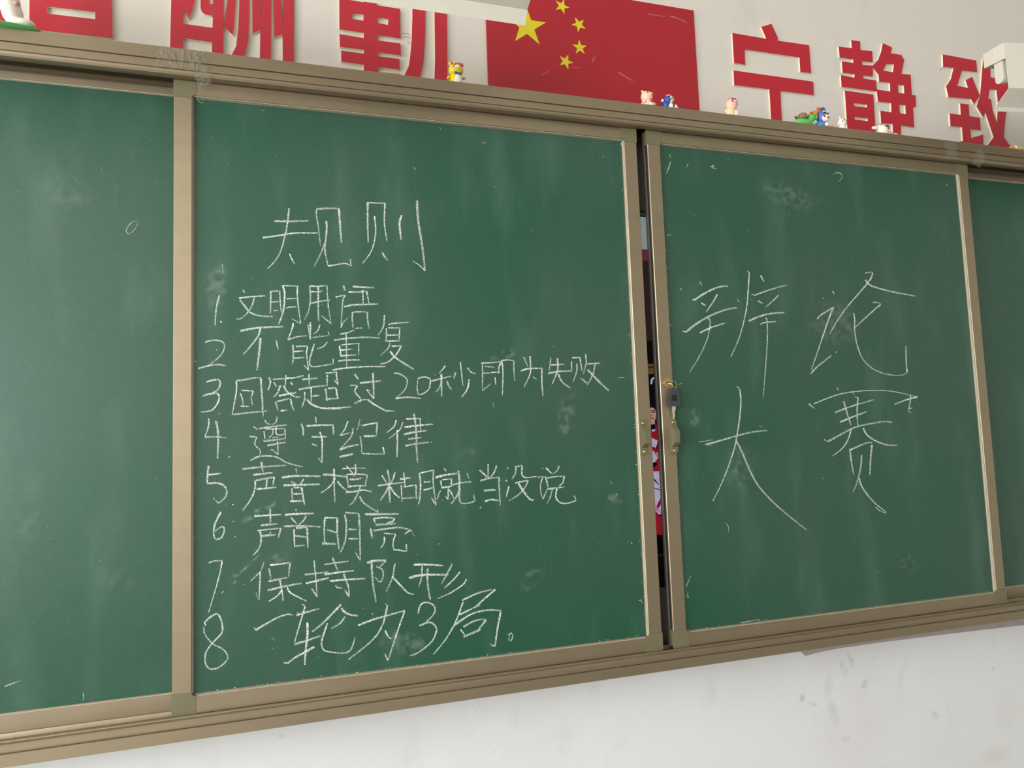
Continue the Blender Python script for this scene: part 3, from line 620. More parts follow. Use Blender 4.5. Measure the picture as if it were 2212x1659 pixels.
def smooth_px(pts, step=3.0):
    """Catmull-Rom through the points, kept sharp at real corners"""
    n = len(pts)
    if n < 3:
        d = math.dist(pts[0], pts[-1]); k = max(2, int(d / 6) + 1)
        return [(pts[0][0] + (pts[-1][0] - pts[0][0]) * i / (k - 1), pts[0][1] + (pts[-1][1] - pts[0][1]) * i / (k - 1)) for i in range(k)]
    out = []
    for i in range(n - 1):
        p1, p2 = pts[i], pts[i + 1]
        p0 = pts[i - 1] if i > 0 else (2 * p1[0] - p2[0], 2 * p1[1] - p2[1])
        p3 = pts[i + 2] if i + 2 < n else (2 * p2[0] - p1[0], 2 * p2[1] - p1[1])
        d = math.dist(p1, p2); k = max(1, int(d / step))
        for j in range(k):
            t = j / k
            def cr(a, b, c, e): return 0.5 * (2 * b + (c - a) * t + (2 * a - 5 * b + 4 * c - e) * t * t + (3 * b - a - 3 * c + e) * t ** 3)
            out.append((cr(p0[0], p1[0], p2[0], p3[0]), cr(p0[1], p1[1], p2[1], p3[1])))
    out.append(pts[-1])
    return out
def stroke(mb, pts, w, y, d0=None, fade=0.35):
    pts = smooth_px(pts)
    n = len(pts)
    d0 = d0 if d0 is not None else random.uniform(0.62, 1.0)
    v, f, dn = [], [], []
    j1 = random.uniform(0, 6)
    for i, (x, yy) in enumerate(pts):
        a, b = pts[max(0, i - 1)], pts[min(n - 1, i + 1)]
        tx, ty = b[0] - a[0], b[1] - a[1]
        l = math.hypot(tx, ty) or 1
        t = i / (n - 1) if n > 1 else 0
        end = min(1.0, (min(i, n - 1 - i) + 0.9) / 1.6)
        ww = w * 0.5 * (0.65 + 0.35 * end) * (1.10 - 0.28 * t) * (1 + 0.10 * math.sin(i * 0.9 + j1) + random.uniform(-.06, .06))
        nx, ny = -ty / l * ww, tx / l * ww
        v += [at(x + nx, yy + ny, y), at(x - nx, yy - ny, y)]
        q = d0 * (1 - fade * t * t)
        dn += [q, q]
    for i in range(n - 1): f.append((2 * i, 2 * i + 1, 2 * i + 3, 2 * i + 2))
    mb.add(v, f, 0, dn)
def parse(txt, crop):
    x0, y0, s = CROP[crop]
    for st in txt.split(';'):
        w, pts = st.strip().split('|')
        yield float(w), [(x0 + float(a) * s, y0 + float(b) * s) for a, b in (q.split(',') for q in pts.split())]
YB = 0.0080
for crop, txt in TEXT:
    mb = MB()
    for i, (w, pts) in enumerate(parse(txt, crop)):
        stroke(mb, pts, w * (0.84 if crop in 'MNOQ' else 0.95), YB - 0.0003 - 0.00002 * i)
    o = mb.build('chalk_character', M_CHALK, pan_r if crop in 'MNOQ' else pan_l, dens=True)
    o.parent = surf_r if crop in 'MNOQ' else surf_l
# stray chalk marks
def marks(parent, surf, y, txt):
    for i, (w, pts) in enumerate(parse(txt, 'P')):
        mb = MB()
        stroke(mb, pts, w, y - 0.0003, d0=random.uniform(.45, .8))
        o = mb.build('chalk_mark', M_CHALK, parent, dens=True); o.parent = surf
marks(fix_l, surf_fl, YR + .004, "1.6|298,477 285,480 273,496 277,505 290,497 299,480;2.2|10,1483 25,1477 45,1470;1.6|179,1497 181,1505 179,1513;1.6|182,188 190,190;2|246,330 247,331;1.8|233,378 234,378;1.6|338,396 340,396")
marks(pan_l, surf_l, YB, "2|430,209 426,214 434,222 440,222;1.6|440,212 436,219;3|1341,309 1343,314;1.6|566,238 571,239;1.6|553,1280 556,1290 560,1297;1.6|586,1378 591,1380 594,1384;1.4|587,1400 592,1402;1.4|950,275 952,282;2|1134,284 1142,285;1.6|1042,308 1052,310;1.8|894,361 898,368;1.4|480,570 482,590;2|1380,1298 1385,1296 1387,1303;2.4|1363,1172 1366,1175;1.6|1318,1040 1324,1046;1.6|1330,1066 1334,1068;1.5|1336,815 1350,815;1.4|860,595 864,596;1.5|1065,870 1067,880")
marks(pan_r, surf_r, YB, "3|1449,349 1440,375;1.8|1486,354 1483,363;2|1535,361 1541,357 1540,363 1548,364;2|1806,373 1815,374 1819,382 1813,392;2|1446,333 1449,341;1.8|1441,508 1450,507;2|1468,626 1474,623;1.5|1467,830 1474,828;2.4|1482,1268 1492,1244;2.2|1484,1280 1487,1292;3|1486,1288 1487,1292;1.6|1800,377 1808,372;2.5|2044,402 2047,398;1.8|1600,1345 1640,1338;1.6|1640,920 1648,922;1.5|1700,1010 1702,1011;2|1776,1032 1780,1036;1.5|1510,955 1540,950;1.5|1568,1130 1574,1140 1573,1152;1.4|1616,495 1615,500;3|2062,374 2066,382")
# smears left by a half-cleaned eraser
def smear(parent, surf, y, cx, cy, rx, ry, ang, d, m=None, name='chalk_smear'):
    mb = MB(); n = 22
    ca, sa = math.cos(ang), math.sin(ang)
    v = [at(cx, cy, y)]; dn = [d]
    for ring, dd in ((0.6, d * .7), (1.0, 0.0)):
        for i in range(n):
            a = 2 * math.pi * i / n
            q = ring * (1 + random.uniform(-.12, .12))
            u, w = rx * math.cos(a) * q, ry * math.sin(a) * q
            v.append(at(cx + u * ca - w * sa, cy + u * sa + w * ca, y)); dn.append(dd)
    f = [(0, 1 + i, 1 + (i + 1) % n) for i in range(n)] + [(1 + i, n + 1 + i, n + 1 + (i + 1) % n, 1 + (i + 1) % n) for i in range(n)]
    mb.add(v, f, 0, dn)
    o = mb.build(name, m or M_SMEAR, parent, dens=True); o.parent = surf
for a in ((545, 1112, 34, 9, -.6, .9), (580, 1094, 22, 7, -.5, .8), (506, 1250, 10, 14, .3, 1.0), (535, 1222, 50, 4, -.75, .5), (600, 1205, 30, 12, -.3, .5), (1088, 768, 34, 14, -.4, .5),
          (1330, 1075, 20, 14, .4, .5), (1225, 890, 22, 60, .1, .35), (870, 1390, 60, 30, .2, .35), (470, 620, 30, 60, .1, .35), (1150, 1250, 40, 20, -.8, .3), (1010, 980, 26, 12, -.5, .25)):
    smear(pan_l, surf_l, YB - .00015, *a)
for a in ((1600, 1010, 40, 60, .2, .3), (1800, 700, 70, 60, .2, .25), (1500, 900, 14, 26, .1, .4), (1960, 1220, 20, 26, .1, .4), (1700, 420, 90, 30, .3, .25)):
    smear(pan_r, surf_r, YB - .00015, *a)
for a in ((150, 420, 90, 40, .5, .16), (60, 1100, 40, 120, .1, .15), (250, 1250, 60, 50, -.4, .12)):
    smear(fix_l, surf_fl, YR + .004 - .00015, *a)
# grime and scratches on the wall below and above the board
M_STAIN = chalk_mat('grey_stain', srgb(120, 118, 116), 0.35, 0.70, 0.10, 0.42, 60.0)
M_PINKST = chalk_mat('pink_stain', srgb(196, 160, 152), 0.35, 0.70, 0.12, 0.42, 60.0)
M_SCRATCH = chalk_mat('pale_scratch', srgb(236, 236, 234), 0.35, 0.60, 0.3, 0.9, 300.0)
M_GLUE = chalk_mat('glue_residue', srgb(150, 140, 104), 0.35, 0.60, 0.4, 0.9, 300.0)
for a in ((1733, 1508, 7, 10, .4, .9), (1755, 1520, 12, 6, .5, .5), (1822, 1445, 9, 22, -.25, .5), (1838, 1425, 6, 22, -.4, .5), (1790, 1480, 12, 28, .0, .35), (1868, 1478, 10, 12, .1, .4),
          (1800, 1540, 14, 34, -.3, .3), (2020, 1545, 12, 12, .2, .3), (2075, 1567, 9, 7, .1, .3), (610, 1590, 14, 8, .1, .3), (1888, 1419, 2.2, 2.2, 0, 1), (1944, 1395, 1.8, 1.8, 0, 1), (1952, 1578, 1.8, 1.5, 0, 1), (1856, 1543, 2, 2, 0, .8)):
    smear(wall_front, wall_front, WALL_Y - .0004, *a, m=M_STAIN, name='wall_stain')
for a in ((1828, 1596, 11, 8, .1, .7), (2145, 1445, 6, 7, .1, .4), (2150, 1630, 40, 22, -.4, .25), (2175, 1540, 30, 60, .1, .15)):
    smear(wall_front, wall_front, WALL_Y - .0004, *a, m=M_PINKST, name='wall_stain')
for w, pts in parse("1.2|1002,1520 998,1560 995,1610;1.2|1022,1515 1014,1565 1008,1600;1.0|1034,1512 1026,1570 1020,1622;1.2|1050,1535 1036,1585;1.0|1072,1590 1066,1640;1.4|1085,1512 1084,1520;1.6|2013,1452 2016,1455;1.4|1868,1565 1872,1558", 'P'):
    mb = MB(); stroke(mb, pts, w, WALL_Y - .0001, d0=.5)
    mb.build('wall_scratch', M_SCRATCH, wall_front, dens=True)
for w, pts in parse("1.6|868,73 880,72 886,80 884,86;1.2|870,82 876,78 885,84;1.4|881,89 886,97;1.2|883,92 887,90;1.4|2031,153 2034,147 2042,146", 'P'):
    mb = MB(); stroke(mb, pts, w, WALL_Y - .0005, d0=.9)
    mb.build('glue_mark', M_GLUE, wall_front, dens=True)
# tiny chalk specks and the crust of chalk along the frame edges
def specks(parent, surf, y, quad, n, smax):
    mb = MB()
    for i in range(n):
        u, w = random.random(), random.random()
        x = quad[0] + (quad[1] - quad[0]) * u; z = quad[2] + (quad[3] - quad[2]) * w
        r = random.uniform(.0003, smax) * (1 if random.random() < .9 else 1.6)
        k = 5
        v = [(x + r * math.cos(6.283 * j / k + i) * random.uniform(.6, 1.2), y, z + r * math.sin(6.283 * j / k + i) * random.uniform(.6, 1.2)) for j in range(k)]
        mb.add(v, [tuple(range(k))], 0, [random.uniform(.25, .9)] * k)
    o = mb.build('chalk_specks', M_CHALK, parent, dens=True); o.parent = surf
    o['kind'] = 'stuff'
specks(pan_l, surf_l, YB - .0006, (0.01, GW - .01, GZ0 + .01, GZ1 - .01), 150, .0011)
specks(pan_r, surf_r, YB - .0006, (GW + .105, 2 * GW + .085, GZ0 + .01, GZ1 - .01), 150, .0012)
specks(fix_l, surf_fl, YR + .004 - .0006, (-0.5, -.04, 1.07, 2.2), 60, .0011)
specks(fix_r, surf_fr, YR + .004 - .0006, (2.0, 2.3, 1.07, 2.2), 40, .0011)
# crust of chalk along the inner frame edges
specks(pan_r, surf_r, YB - .0006, (GW + .0955, GW + .104, GZ0 + .005, GZ1 - .005), 130, .0014)
specks(pan_l, surf_l, YB - .0006, (GW - .008, GW - .0015, GZ0 + .005, GZ1 - .005), 110, .0013)
specks(pan_l, surf_l, YB - .0006, (0.001, 0.006, GZ0 + .005, GZ1 - .005), 90, .0011)
specks(pan_l, surf_l, YB - .0006, (0.005, GW, GZ0 + .0015, GZ0 + .006), 120, .0013)
specks(pan_r, surf_r, YB - .0006, (GW + .10, 2 * GW + .09, GZ0 + .0015, GZ0 + .006), 120, .0013)
# chalk crumbs lying in the bottom track, one heap of dust
mb = MB()
for i in range(420):
    x = random.uniform(0.0, 1.95) if random.random() < .45 else random.gauss(0.55, .16)
    y, z, r = random.uniform(-.0046, -.0008), 1.0226 + random.uniform(0, .0022), random.uniform(.0007, .0019)
    p = [Vector((x, y, z)) + Vector((random.uniform(-1, 1), random.uniform(-1, 1), random.uniform(-1, 1))) * r for _ in range(4)]
    mb.add(p, [(0, 1, 2), (0, 2, 3), (0, 3, 1), (1, 3, 2)])
o = mb.build('chalk_dust', mat('chalk_dust', srgb(205, 200, 186), rough=.9), None)
tag(o, 'pale chalk crumbs lying in the bottom track of the blackboard', 'chalk dust', kind='stuff')

# ------------------------------------------------------------------ red foam characters on the wall
LY = WALL_Y - 0.0060
LC = {'a': (0, 0, 300 / S), 'b': (360, 0, 300 / S), 'c': (720, 0, 280 / S), 'd': (1560, 40, 240 / 1659.0), 'e': (1790, 70, 210 / 1515.0), 'g': (2020, 80, 192 / 1062.0)}
def pp(t): return [tuple(float(k) for k in q.split(',')) for q in t.split()]
def foam_letter(crop, label, pieces):
    x0, y0, s = LC[crop]
    polys = []
    for pc_ in pieces:
        loops = [[at(x0 + a * s, y0 + b * s, LY) for a, b in pp(l)] for l in pc_.split('/')]
        polys.append(loops)
    allp = [p for L_ in polys for p in L_[0]]
    zmin = min(p.z for p in allp)
    root = thing('wall_character', (sum(p.x for p in allp) / len(allp), WALL_Y - .001, zmin), label, 'wall lettering', 'red foam characters above the blackboard')
    for loops in polys:
        flat = [p for l in loops for p in l]
        tri = tessellate_polygon([[Vector((p.x, p.z, 0)) for p in l] for l in loops])
        def solid(ya, yb):
            mb = MB(); n = len(flat)
            v = [(p.x, ya, p.z) for p in flat] + [(p.x, yb, p.z) for p in flat]
            f = [tuple(t) for t in tri] + [tuple(n + i for i in reversed(t)) for t in tri]
            k = 0
            for l in loops:
                m_ = len(l)
                f += [(k + i, k + (i + 1) % m_, n + k + (i + 1) % m_, n + k + i) for i in range(m_)]
                k += m_
            return mb.add(v, f)
        solid(LY + .0006, WALL_Y - .0002).build('foam_body', M_FOAM, root)
        solid(LY, LY + .0006).build('red_face', M_RED, root)
foam_letter('a', 'red foam character with a narrow slot above the white figurine on the green base', [
    "475,-600 1775,-420 1795,608 465,462/745,100 1518,190 1515,305 745,215/745,-230 1515,-140 1515,-25 745,-115",
    "-600,-560 130,-470 175,120 250,330 255,445 -600,350"])
foam_letter('b', 'red foam character of upright strokes behind the crumpled clear tape', [
    "85,-500 915,-400 908,430 905,1010 50,900/275,140 270,378 730,442 738,148 715,150 712,250 610,225 560,190 540,130 538,-250 450,-250 448,20 410,170 350,297/682,-250 680,62 738,66 742,-250/265,605 722,672 720,930 262,860",
    "975,-150 965,20 909,428 1055,560 1075,400 1105,0 1105,-150",
    "1160,-300 1155,100 1140,450 1105,740 1030,885 985,960 1215,990 1240,915 1300,650 1315,300 1320,-300",
    "1355,-300 1365,200 1365,530 1490,475 1482,1050 1660,1080 1672,-350 1502,-370 1497,258 1470,-250 1440,-300",
    "1695,-300 1700,200 1712,590 1845,545 1850,1100 2025,1130 2030,-350 1855,-380 1848,440 1815,-200 1790,-300"])
foam_letter('c', 'red foam character with stacked bars beside the yellow tiger figurine', [
    "100,-30 103,497 520,560 518,650 103,580 110,795 522,850 522,915 130,862 135,1050 523,1105 520,1220 75,1160 72,1300 1145,1440 1145,1265 768,1228 765,1140 1135,1190 1128,1005 760,958 760,890 1155,945 1145,740 755,690 755,600 1150,655 1138,150 740,88 735,-200 510,-230 512,38 290,0/325,228 518,250 512,352 325,325/755,295 938,325 932,425 755,392",
    "1350,-350 1348,300 1335,700 1310,970 1285,1130 1165,1390 1440,1450 1475,1350 1540,1060 1568,600 1575,-150 1722,-130 1735,1000 1722,1480 1950,1520 1945,800 1928,-280"])
foam_letter('d', 'red foam character with a roof and a T below, next to the flag', [
    "152,215 660,302 585,125 735,78 838,302 815,328 1298,398 1330,815 1168,795 1155,580 335,460 345,690 178,662",
    "170,775 1360,942 1370,1143 870,1080 898,1640 740,1610 705,1055 180,992"])
foam_letter('e', 'red foam character of many bars behind the two white rabbit figurines', [
    "158,220 362,245 352,120 490,138 497,275 678,290 690,465 520,445 525,505 685,518 770,430 820,300 845,165 990,235 965,322 1135,350 1178,430 1133,645 1278,660 1297,975 1355,980 1362,1160 1315,1155 1335,1478 1125,1445 1130,1660 1010,1640 998,1425 820,1410 808,1220 980,1245 975,1100 770,1075 752,918 203,845 192,665 403,705 405,650 218,625 207,450 385,475 383,420 172,388/690,545 690,685 540,668 542,720 738,748 752,890 962,920 955,785 788,765 780,660/902,488 1020,498 1002,620 848,595/1080,810 1172,825 1182,955 1090,940/1100,1125 1195,1135 1205,1275 1112,1258",
    "252,905 698,970 738,1620 630,1610 628,1540 420,1520 420,1590 300,1580/395,1098 598,1125 600,1170 395,1148/405,1310 610,1340 612,1382 405,1355"])
foam_letter('g', 'red foam character partly hidden by the end of the blackboard lamp', [
    "92,207 492,280 503,418 320,400 265,582 395,608 365,515 442,475 535,700 465,800 428,738 160,715 132,590 190,500 222,370 97,355",
    "300,792 402,805 410,945 535,962 545,1110 422,1100 430,1205 575,1165 578,1340 180,1310 250,1262 335,1240 322,1075 185,1062 175,912 308,930",
    "575,250 662,262 662,480 1000,530 990,650 870,660 838,1000 820,1195 930,1345 600,1330 700,1195 600,895 575,960 497,830 540,690/650,622 735,632 750,780 742,1025 690,890 668,740 636,742"])

# ------------------------------------------------------------------ flag board
fx0, fx1 = at(1053, 120, .104).x, at(1505, 130, .104).x
fz1 = at(1498, 22, .104).z
flag = thing('flag_board', ((fx0 + fx1) / 2, WALL_Y - .003, 2.286), 'red flag board with five yellow stars on the wall above the blackboard', 'flag')
MB().box(fx0, fx1, WALL_Y - .0055, WALL_Y - .0002, 2.286, fz1, bev=.0006).build('flag_field', M_FLAGRED, flag)
def star(c, r, ang, name='star'):
    pts = []
    for k in range(10):
        a = ang + math.pi * k / 5
        q = r if k % 2 == 0 else r * 0.382
        pts.append((c.x + q * math.cos(a), c.z + q * math.sin(a)))
    MB().extrude(pts, 'y', WALL_Y - .0060, WALL_Y - .0054).build(name, M_YEL, flag)
FYS = WALL_Y - .006
big = at(1138, 56, FYS)
star(big, 0.0530, math.pi / 2)
for px, py in ((1214, 13.5), (1250.5, 53), (1252.5, 102.5), (1222.5, 133)):
    c = at(px, py, FYS)
    star(c, 0.0205, math.atan2(big.z - c.z, big.x - c.x))
for w, pts in parse("1.6|1335,156 1352,166 1368,176;1.4|1446,34 1470,42 1486,51;1.0|1278,130 1284,118;1.0|1172,162 1188,152;1.0|1236,146 1252,146;1.2|1400,30 1436,36;1.2|1280,134 1287,120", 'P'):
    mb = MB()       # scuffs on the flag
    stroke(mb, pts, w, WALL_Y - .0061, d0=.45)
    mb.build('scuff', M_CHALK, flag, dens=True)

# ------------------------------------------------------------------ blackboard lamps
def lamp(x_end, yl, zl, dirx, length, label, lip, slope, skirt, boxh, boxw, yaw):
    """reflector lamp; lip edge starts at (x_end, yl, zl) and runs along dirx"""
    root = thing('blackboard_lamp', (x_end, yl, zl), label, 'lamp')
    ca, sa = math.cos(yaw), math.sin(yaw)
    def T(u, y, z):      # u along the lamp, y towards the wall
        return Vector((x_end + dirx * u * ca - y * -sa * 0 + y * sa, yl + y * ca - u * sa * 1.0, zl + z))
    def sheet(prof, u0, u1, name, m, th=0.0015):
        mb = MB(); n = len(prof)
        off = []
        for i in range(n):
            a, b = prof[max(0, i - 1)], prof[min(n - 1, i + 1)]
            tx, tz = b[0] - a[0], b[1] - a[1]; l = math.hypot(tx, tz) or 1
            off.append((prof[i][0] - tz / l * th, prof[i][1] + tx / l * th))
        ring = list(prof) + off[::-1]
        k = len(ring)
        v = [T(u0, a, b) for a, b in ring] + [T(u1, a, b) for a, b in ring]
        f = [(i, (i + 1) % k, k + (i + 1) % k, k + i) for i in range(k)]
        f += [(i, i + 1, k - 2 - i, k - 1 - i) for i in range(n - 1)] + [(k + i, k + k - 1 - i, k + k - 2 - i, k + i + 1) for i in range(n - 1)]
        return mb.add(v, f).build(name, m, root)
    ly, lz = lip
    sy, sz = slope
    p0 = (0, 0); p1 = (ly, lz); p2 = (ly + sy, lz + sz); p3 = (p2[0], p2[1] + skirt)
    sheet([p0, p1], 0, length, 'reflector_lip', M_LAMP)
    sheet([p1, p2], 0, length, 'reflector_panel', M_LAMP)
    sheet([p2, p3], 0, length, 'reflector_back', M_LAMP)
    mb = MB()
    a, b, c, d = p3[0], p3[0] + boxw, p3[1], p3[1] + boxh
    ring = [(a, c), (b, c + .008), (b, d + .004), (a, d)]
    v = [T(-.001, y, z) for y, z in ring] + [T(length + .001, y, z) for y, z in ring]
    mb.add(v, [(0, 1, 2, 3), (7, 6, 5, 4)] + [(i, (i + 1) % 4, 4 + (i + 1) % 4, 4 + i) for i in range(4)])
    mb.build('housing', M_LAMP, root)
    for uu in (0.004, length - .018):       # tube holders
        mb = MB(); pr = []
        yc, w, zb, zt = p3[0] + boxw * .42, .0125, p3[1] - .050, p3[1] + .004
        for k in range(11):
            q = math.pi + math.pi * k / 10
            pr.append((yc + w * math.cos(q), zb + w + w * math.sin(q)))
        pr += [(yc + w, zt), (yc - w, zt)]
        n = len(pr)
        v = [T(uu, y, z) for y, z in pr] + [T(uu + .016, y, z) for y, z in pr]
        mb.add(v, [tuple(range(n)), tuple(reversed(range(n, 2 * n)))] + [(i, (i + 1) % n, n + (i + 1) % n, n + i) for i in range(n)])
        mb.build('tube_holder', M_LAMP, root)
    yc, zc = p3[0] + boxw * .42, p3[1] - .034
    MB().tube([T(.018, yc, zc), T(length - .016, yc, zc)], .0075, 12).build('fluorescent_tube', mat('tube_glass', srgb(225, 228, 226), rough=.25), root, smooth=True)
    for uu in (length * .55, length * .9):   # wall arms
        q0 = T(uu, p3[0] + boxw * .5, p3[1] + boxh)
        MB().tube([q0, q0 + Vector((0, 0, .16)), Vector((q0.x, WALL_Y - .001, q0.z + .16))], .009, 10).build('wall_arm', M_LAMP, root, smooth=True)
    return root
e = at_x(1134, 55, 0.59)
lamp(e.x, e.y, e.z, -1, 1.2, 'white enamel blackboard lamp overlapping the corner of the red flag', (-.0145, .0215), (-.070, .026), .06, .05, .09, 0.0)
e = at_x(2147, 240, 1.84)
lamp(e.x, e.y, e.z, 1, 1.2, 'white enamel blackboard lamp whose open end shows a rounded tube holder', (-.006, .0085), (-.041, .026), .0755, .040, .0625, math.radians(9))

# ------------------------------------------------------------------ clay figurines on the top track
CL = {}
def clay(rgb):
    if rgb not in CL: CL[rgb] = mat('clay_%02x%02x%02x' % rgb, srgb(*rgb), rough=0.45, var=0.03, scale=80)
    return CL[rgb]
RAIL_Z = 2.283
def figurine(name, px, ptop, label, yy=0.004):
    b = at(px, ptop, yy)
    h = b.z - RAIL_Z
    root = thing(name, (b.x, yy, RAIL_Z), label, 'figurine', 'clay figurines on the blackboard track')
    def part(nm, col, items, smooth=True):
        """items: (x right, y towards room, z up, rx, ry, rz[, roll deg]) in units of the height"""
        mb = MB()
        for it in items:
            rot = Matrix.Rotation(math.radians(it[6]), 3, 'Y') if len(it) > 6 else None
            mb.ell((b.x + it[0] * h, yy - it[1] * h, RAIL_Z + it[2] * h), (it[3] * h, it[4] * h, it[5] * h), rot)
        return mb.build(nm, clay(col), root, smooth=smooth)
    return root, part, h
W_ = (238, 232, 216); BLK = (24, 22, 24); PINK = (236, 150, 180); PEACH = (244, 204, 172)
# yellow tiger
r, P, h = figurine('tiger_figurine', 984, 134, 'small yellow tiger figurine with a blue bow tie and white belly')
P('body', (236, 208, 20), [(0, 0, .27, .24, .20, .29), (-.18, .02, .05, .12, .12, .06), (.18, .02, .05, .12, .12, .06)])
P('belly', W_, [(.05, .13, .24, .17, .10, .23)])
P('head', (238, 210, 24), [(0, .02, .64, .29, .25, .24)])
P('ear', (238, 200, 24), [(-.19, 0, .90, .09, .06, .11, -18)]); P('ear', (226, 120, 40), [(.22, 0, .90, .10, .06, .09, 25)])
P('inner_ear', (226, 110, 44), [(-.18, .05, .91, .05, .03, .07, -18)])
P('hair_tuft', (226, 122, 40), [(.04, .10, .86, .11, .09, .06)])
P('muzzle', W_, [(.03, .22, .71, .12, .07, .075)])
P('cheek', PINK, [(-.14, .20, .69, .07, .05, .065)]); P('cheek', PINK, [(.19, .17, .64, .07, .05, .075)])
P('eye', BLK, [(-.06, .22, .79, .055, .03, .02, -15)]); P('eye', BLK, [(.13, .21, .77, .05, .03, .02, 25)])
P('bow_tie', (66, 98, 160), [(-.05, .20, .46, .08, .05, .045, 10), (.09, .20, .44, .08, .05, .045, 20)])
P('arm', (236, 208, 20), [(-.27, .03, .33, .12, .07, .055, -25)]); P('arm', (222, 206, 30), [(.27, .03, .36, .11, .07, .045, 0)])
# peach pig with a strawberry
r, P, h = figurine('pig_figurine', 1396.5, 197, 'peach pig figurine holding a red strawberry in front of the flag')
P('body', PEACH, [(.02, 0, .26, .36, .26, .30)]); P('head', PEACH, [(-.02, .02, .66, .33, .28, .33)])
P('ear', (240, 178, 168), [(-.26, .04, .92, .09, .06, .08)]); P('ear', (240, 170, 160), [(.25, .04, .88, .09, .06, .09)])
P('arm', PEACH, [(-.26, .16, .34, .12, .10, .11)]); P('arm', PEACH, [(.36, .06, .27, .10, .10, .14)])
P('snout', (232, 184, 160), [(.14, .27, .76, .09, .05, .06)])
P('cheek', (206, 96, 80), [(-.11, .27, .80, .05, .03, .035)]); P('cheek', (190, 90, 80), [(.26, .19, .72, .03, .03, .06)])
P('eye', BLK, [(-.06, .25, .89, .06, .03, .016, -10)]); P('eye', BLK, [(.18, .22, .87, .05, .03, .016, 30)])
P('belly', (228, 218, 206), [(.12, .20, .18, .15, .10, .15)]); P('strawberry', (196, 44, 78), [(.14, .28, .38, .11, .07, .09)])
# blue bird on a lilac plate
r, P, h = figurine('bird_figurine', 1443, 206, 'tiny blue and white bird figurine with a red bobble on a lilac plate')
P('plate', (176, 160, 190), [(.25, .18, .06, .62, .30, .05)]); P('body', (38, 70, 148), [(-.10, 0, .36, .36, .28, .32)])
P('head', (44, 78, 152), [(0, .03, .68, .33, .27, .28)]); P('face', W_, [(.06, .14, .70, .22, .17, .20)])
P('cap', (234, 228, 206), [(-.02, .04, .93, .14, .14, .07)]); P('bobble', (204, 56, 66), [(.14, .08, .93, .09, .09, .09)])
P('eye', BLK, [(-.06, .26, .80, .07, .03, .02, -20)]); P('eye', BLK, [(.17, .26, .80, .06, .03, .02, 20)]); P('beak', (40, 34, 40), [(.07, .30, .69, .06, .05, .04)])
P('bell', (228, 196, 50), [(.04, .27, .48, .09, .07, .09)]); P('belly', W_, [(.02, .22, .26, .16, .12, .16)])
P('hand', W_, [(-.42, .06, .60, .09, .08, .09)]); P('hand', W_, [(.42, .08, .36, .08, .08, .09)]); P('wing', (38, 70, 148), [(-.32, .03, .50, .12, .10, .16, -30)]); P('wing', (40, 54, 120), [(.30, .05, .34, .13, .10, .10, 20)])
P('foot', W_, [(.34, .24, .17, .12, .12, .10)])
# second pig
r, P, h = figurine('pig_figurine', 1576.5, 214, 'peach pig figurine with a white belly sitting before the bare cream wall')
P('body', (240, 206, 166), [(-.02, 0, .26, .30, .24, .29)]); P('head', (242, 196, 168), [(.03, .03, .67, .29, .26, .31)])
P('belly', (226, 220, 206), [(.20, .08, .23, .19, .18, .22)]); P('arm', (244, 214, 172), [(-.27, .06, .33, .09, .09, .10)])
P('ear', (236, 150, 146), [(-.17, .10, .90, .10, .07, .07, 45)]); P('ear', (224, 170, 176), [(.20, .08, .92, .09, .07, .06, -30)])
P('snout', (228, 160, 162), [(.16, .25, .80, .12, .06, .07)]); P('cheek', (160, 24, 38), [(-.05, .27, .78, .05, .03, .05)]); P('cheek', (110, 26, 36), [(.31, .10, .72, .03, .04, .06)])
P('eye', (70, 44, 34), [(.0, .20, .93, .08, .03, .03)]); P('eye', BLK, [(.16, .17, .95, .05, .03, .03)])
P('tail', (90, 82, 66), [(.38, -.02, .20, .03, .03, .08)])
# green dinosaur
r, P, h = figurine('dinosaur_figurine', 1737, 238, 'green dinosaur figurine with a brown hat on its back and an orange cone hat')
P('body', (92, 186, 84), [(-.12, 0, .24, .62, .30, .26)]); P('neck', (92, 186, 84), [(.30, .03, .42, .20, .17, .26, 35)])
P('head', (82, 176, 74), [(.46, .05, .62, .25, .21, .21)]); P('snout', (120, 190, 130), [(.62, .12, .60, .11, .11, .12)]); P('leg', (92, 186, 84), [(.42, .16, .12, .10, .10, .13)])
mb = MB(); q = r.location
hb = Vector((q.x - .14 * h, q.y - .02 * h, q.z + .46 * h))
mb.tube([hb, hb + Vector((0, 0, .05)) * h * 2, hb + Vector((0, 0, .26)) * h, hb + Vector((0, 0, .34)) * h], [.27 * h, .26 * h, .23 * h, .10 * h], 18)
mb.build('hat_crown', clay((134, 98, 76)), r, smooth=True)
P('hat_brim', (110, 86, 60), [(-.52, .0, .50, .16, .10, .05, 35), (.20, .0, .66, .22, .08, .05, -38)])
ha, hb2 = Vector((q.x + .50 * h, q.y - .06 * h, q.z + .74 * h)), Vector((q.x + .92 * h, q.y - .06 * h, q.z + 1.04 * h))
MB().tube([ha, hb2], [.24 * h, .05 * h], 18).build('cone_hat', clay((232, 142, 44)), r, smooth=True)
P('bobble', (190, 64, 76), [(.92, .06, 1.04, .08, .08, .08)])
P('cheek', (200, 70, 44), [(.42, .24, .66, .05, .03, .05)]); P('eye', BLK, [(.34, .19, .78, .05, .03, .04)]); P('eye', BLK, [(.60, .20, .72, .05, .03, .03)])
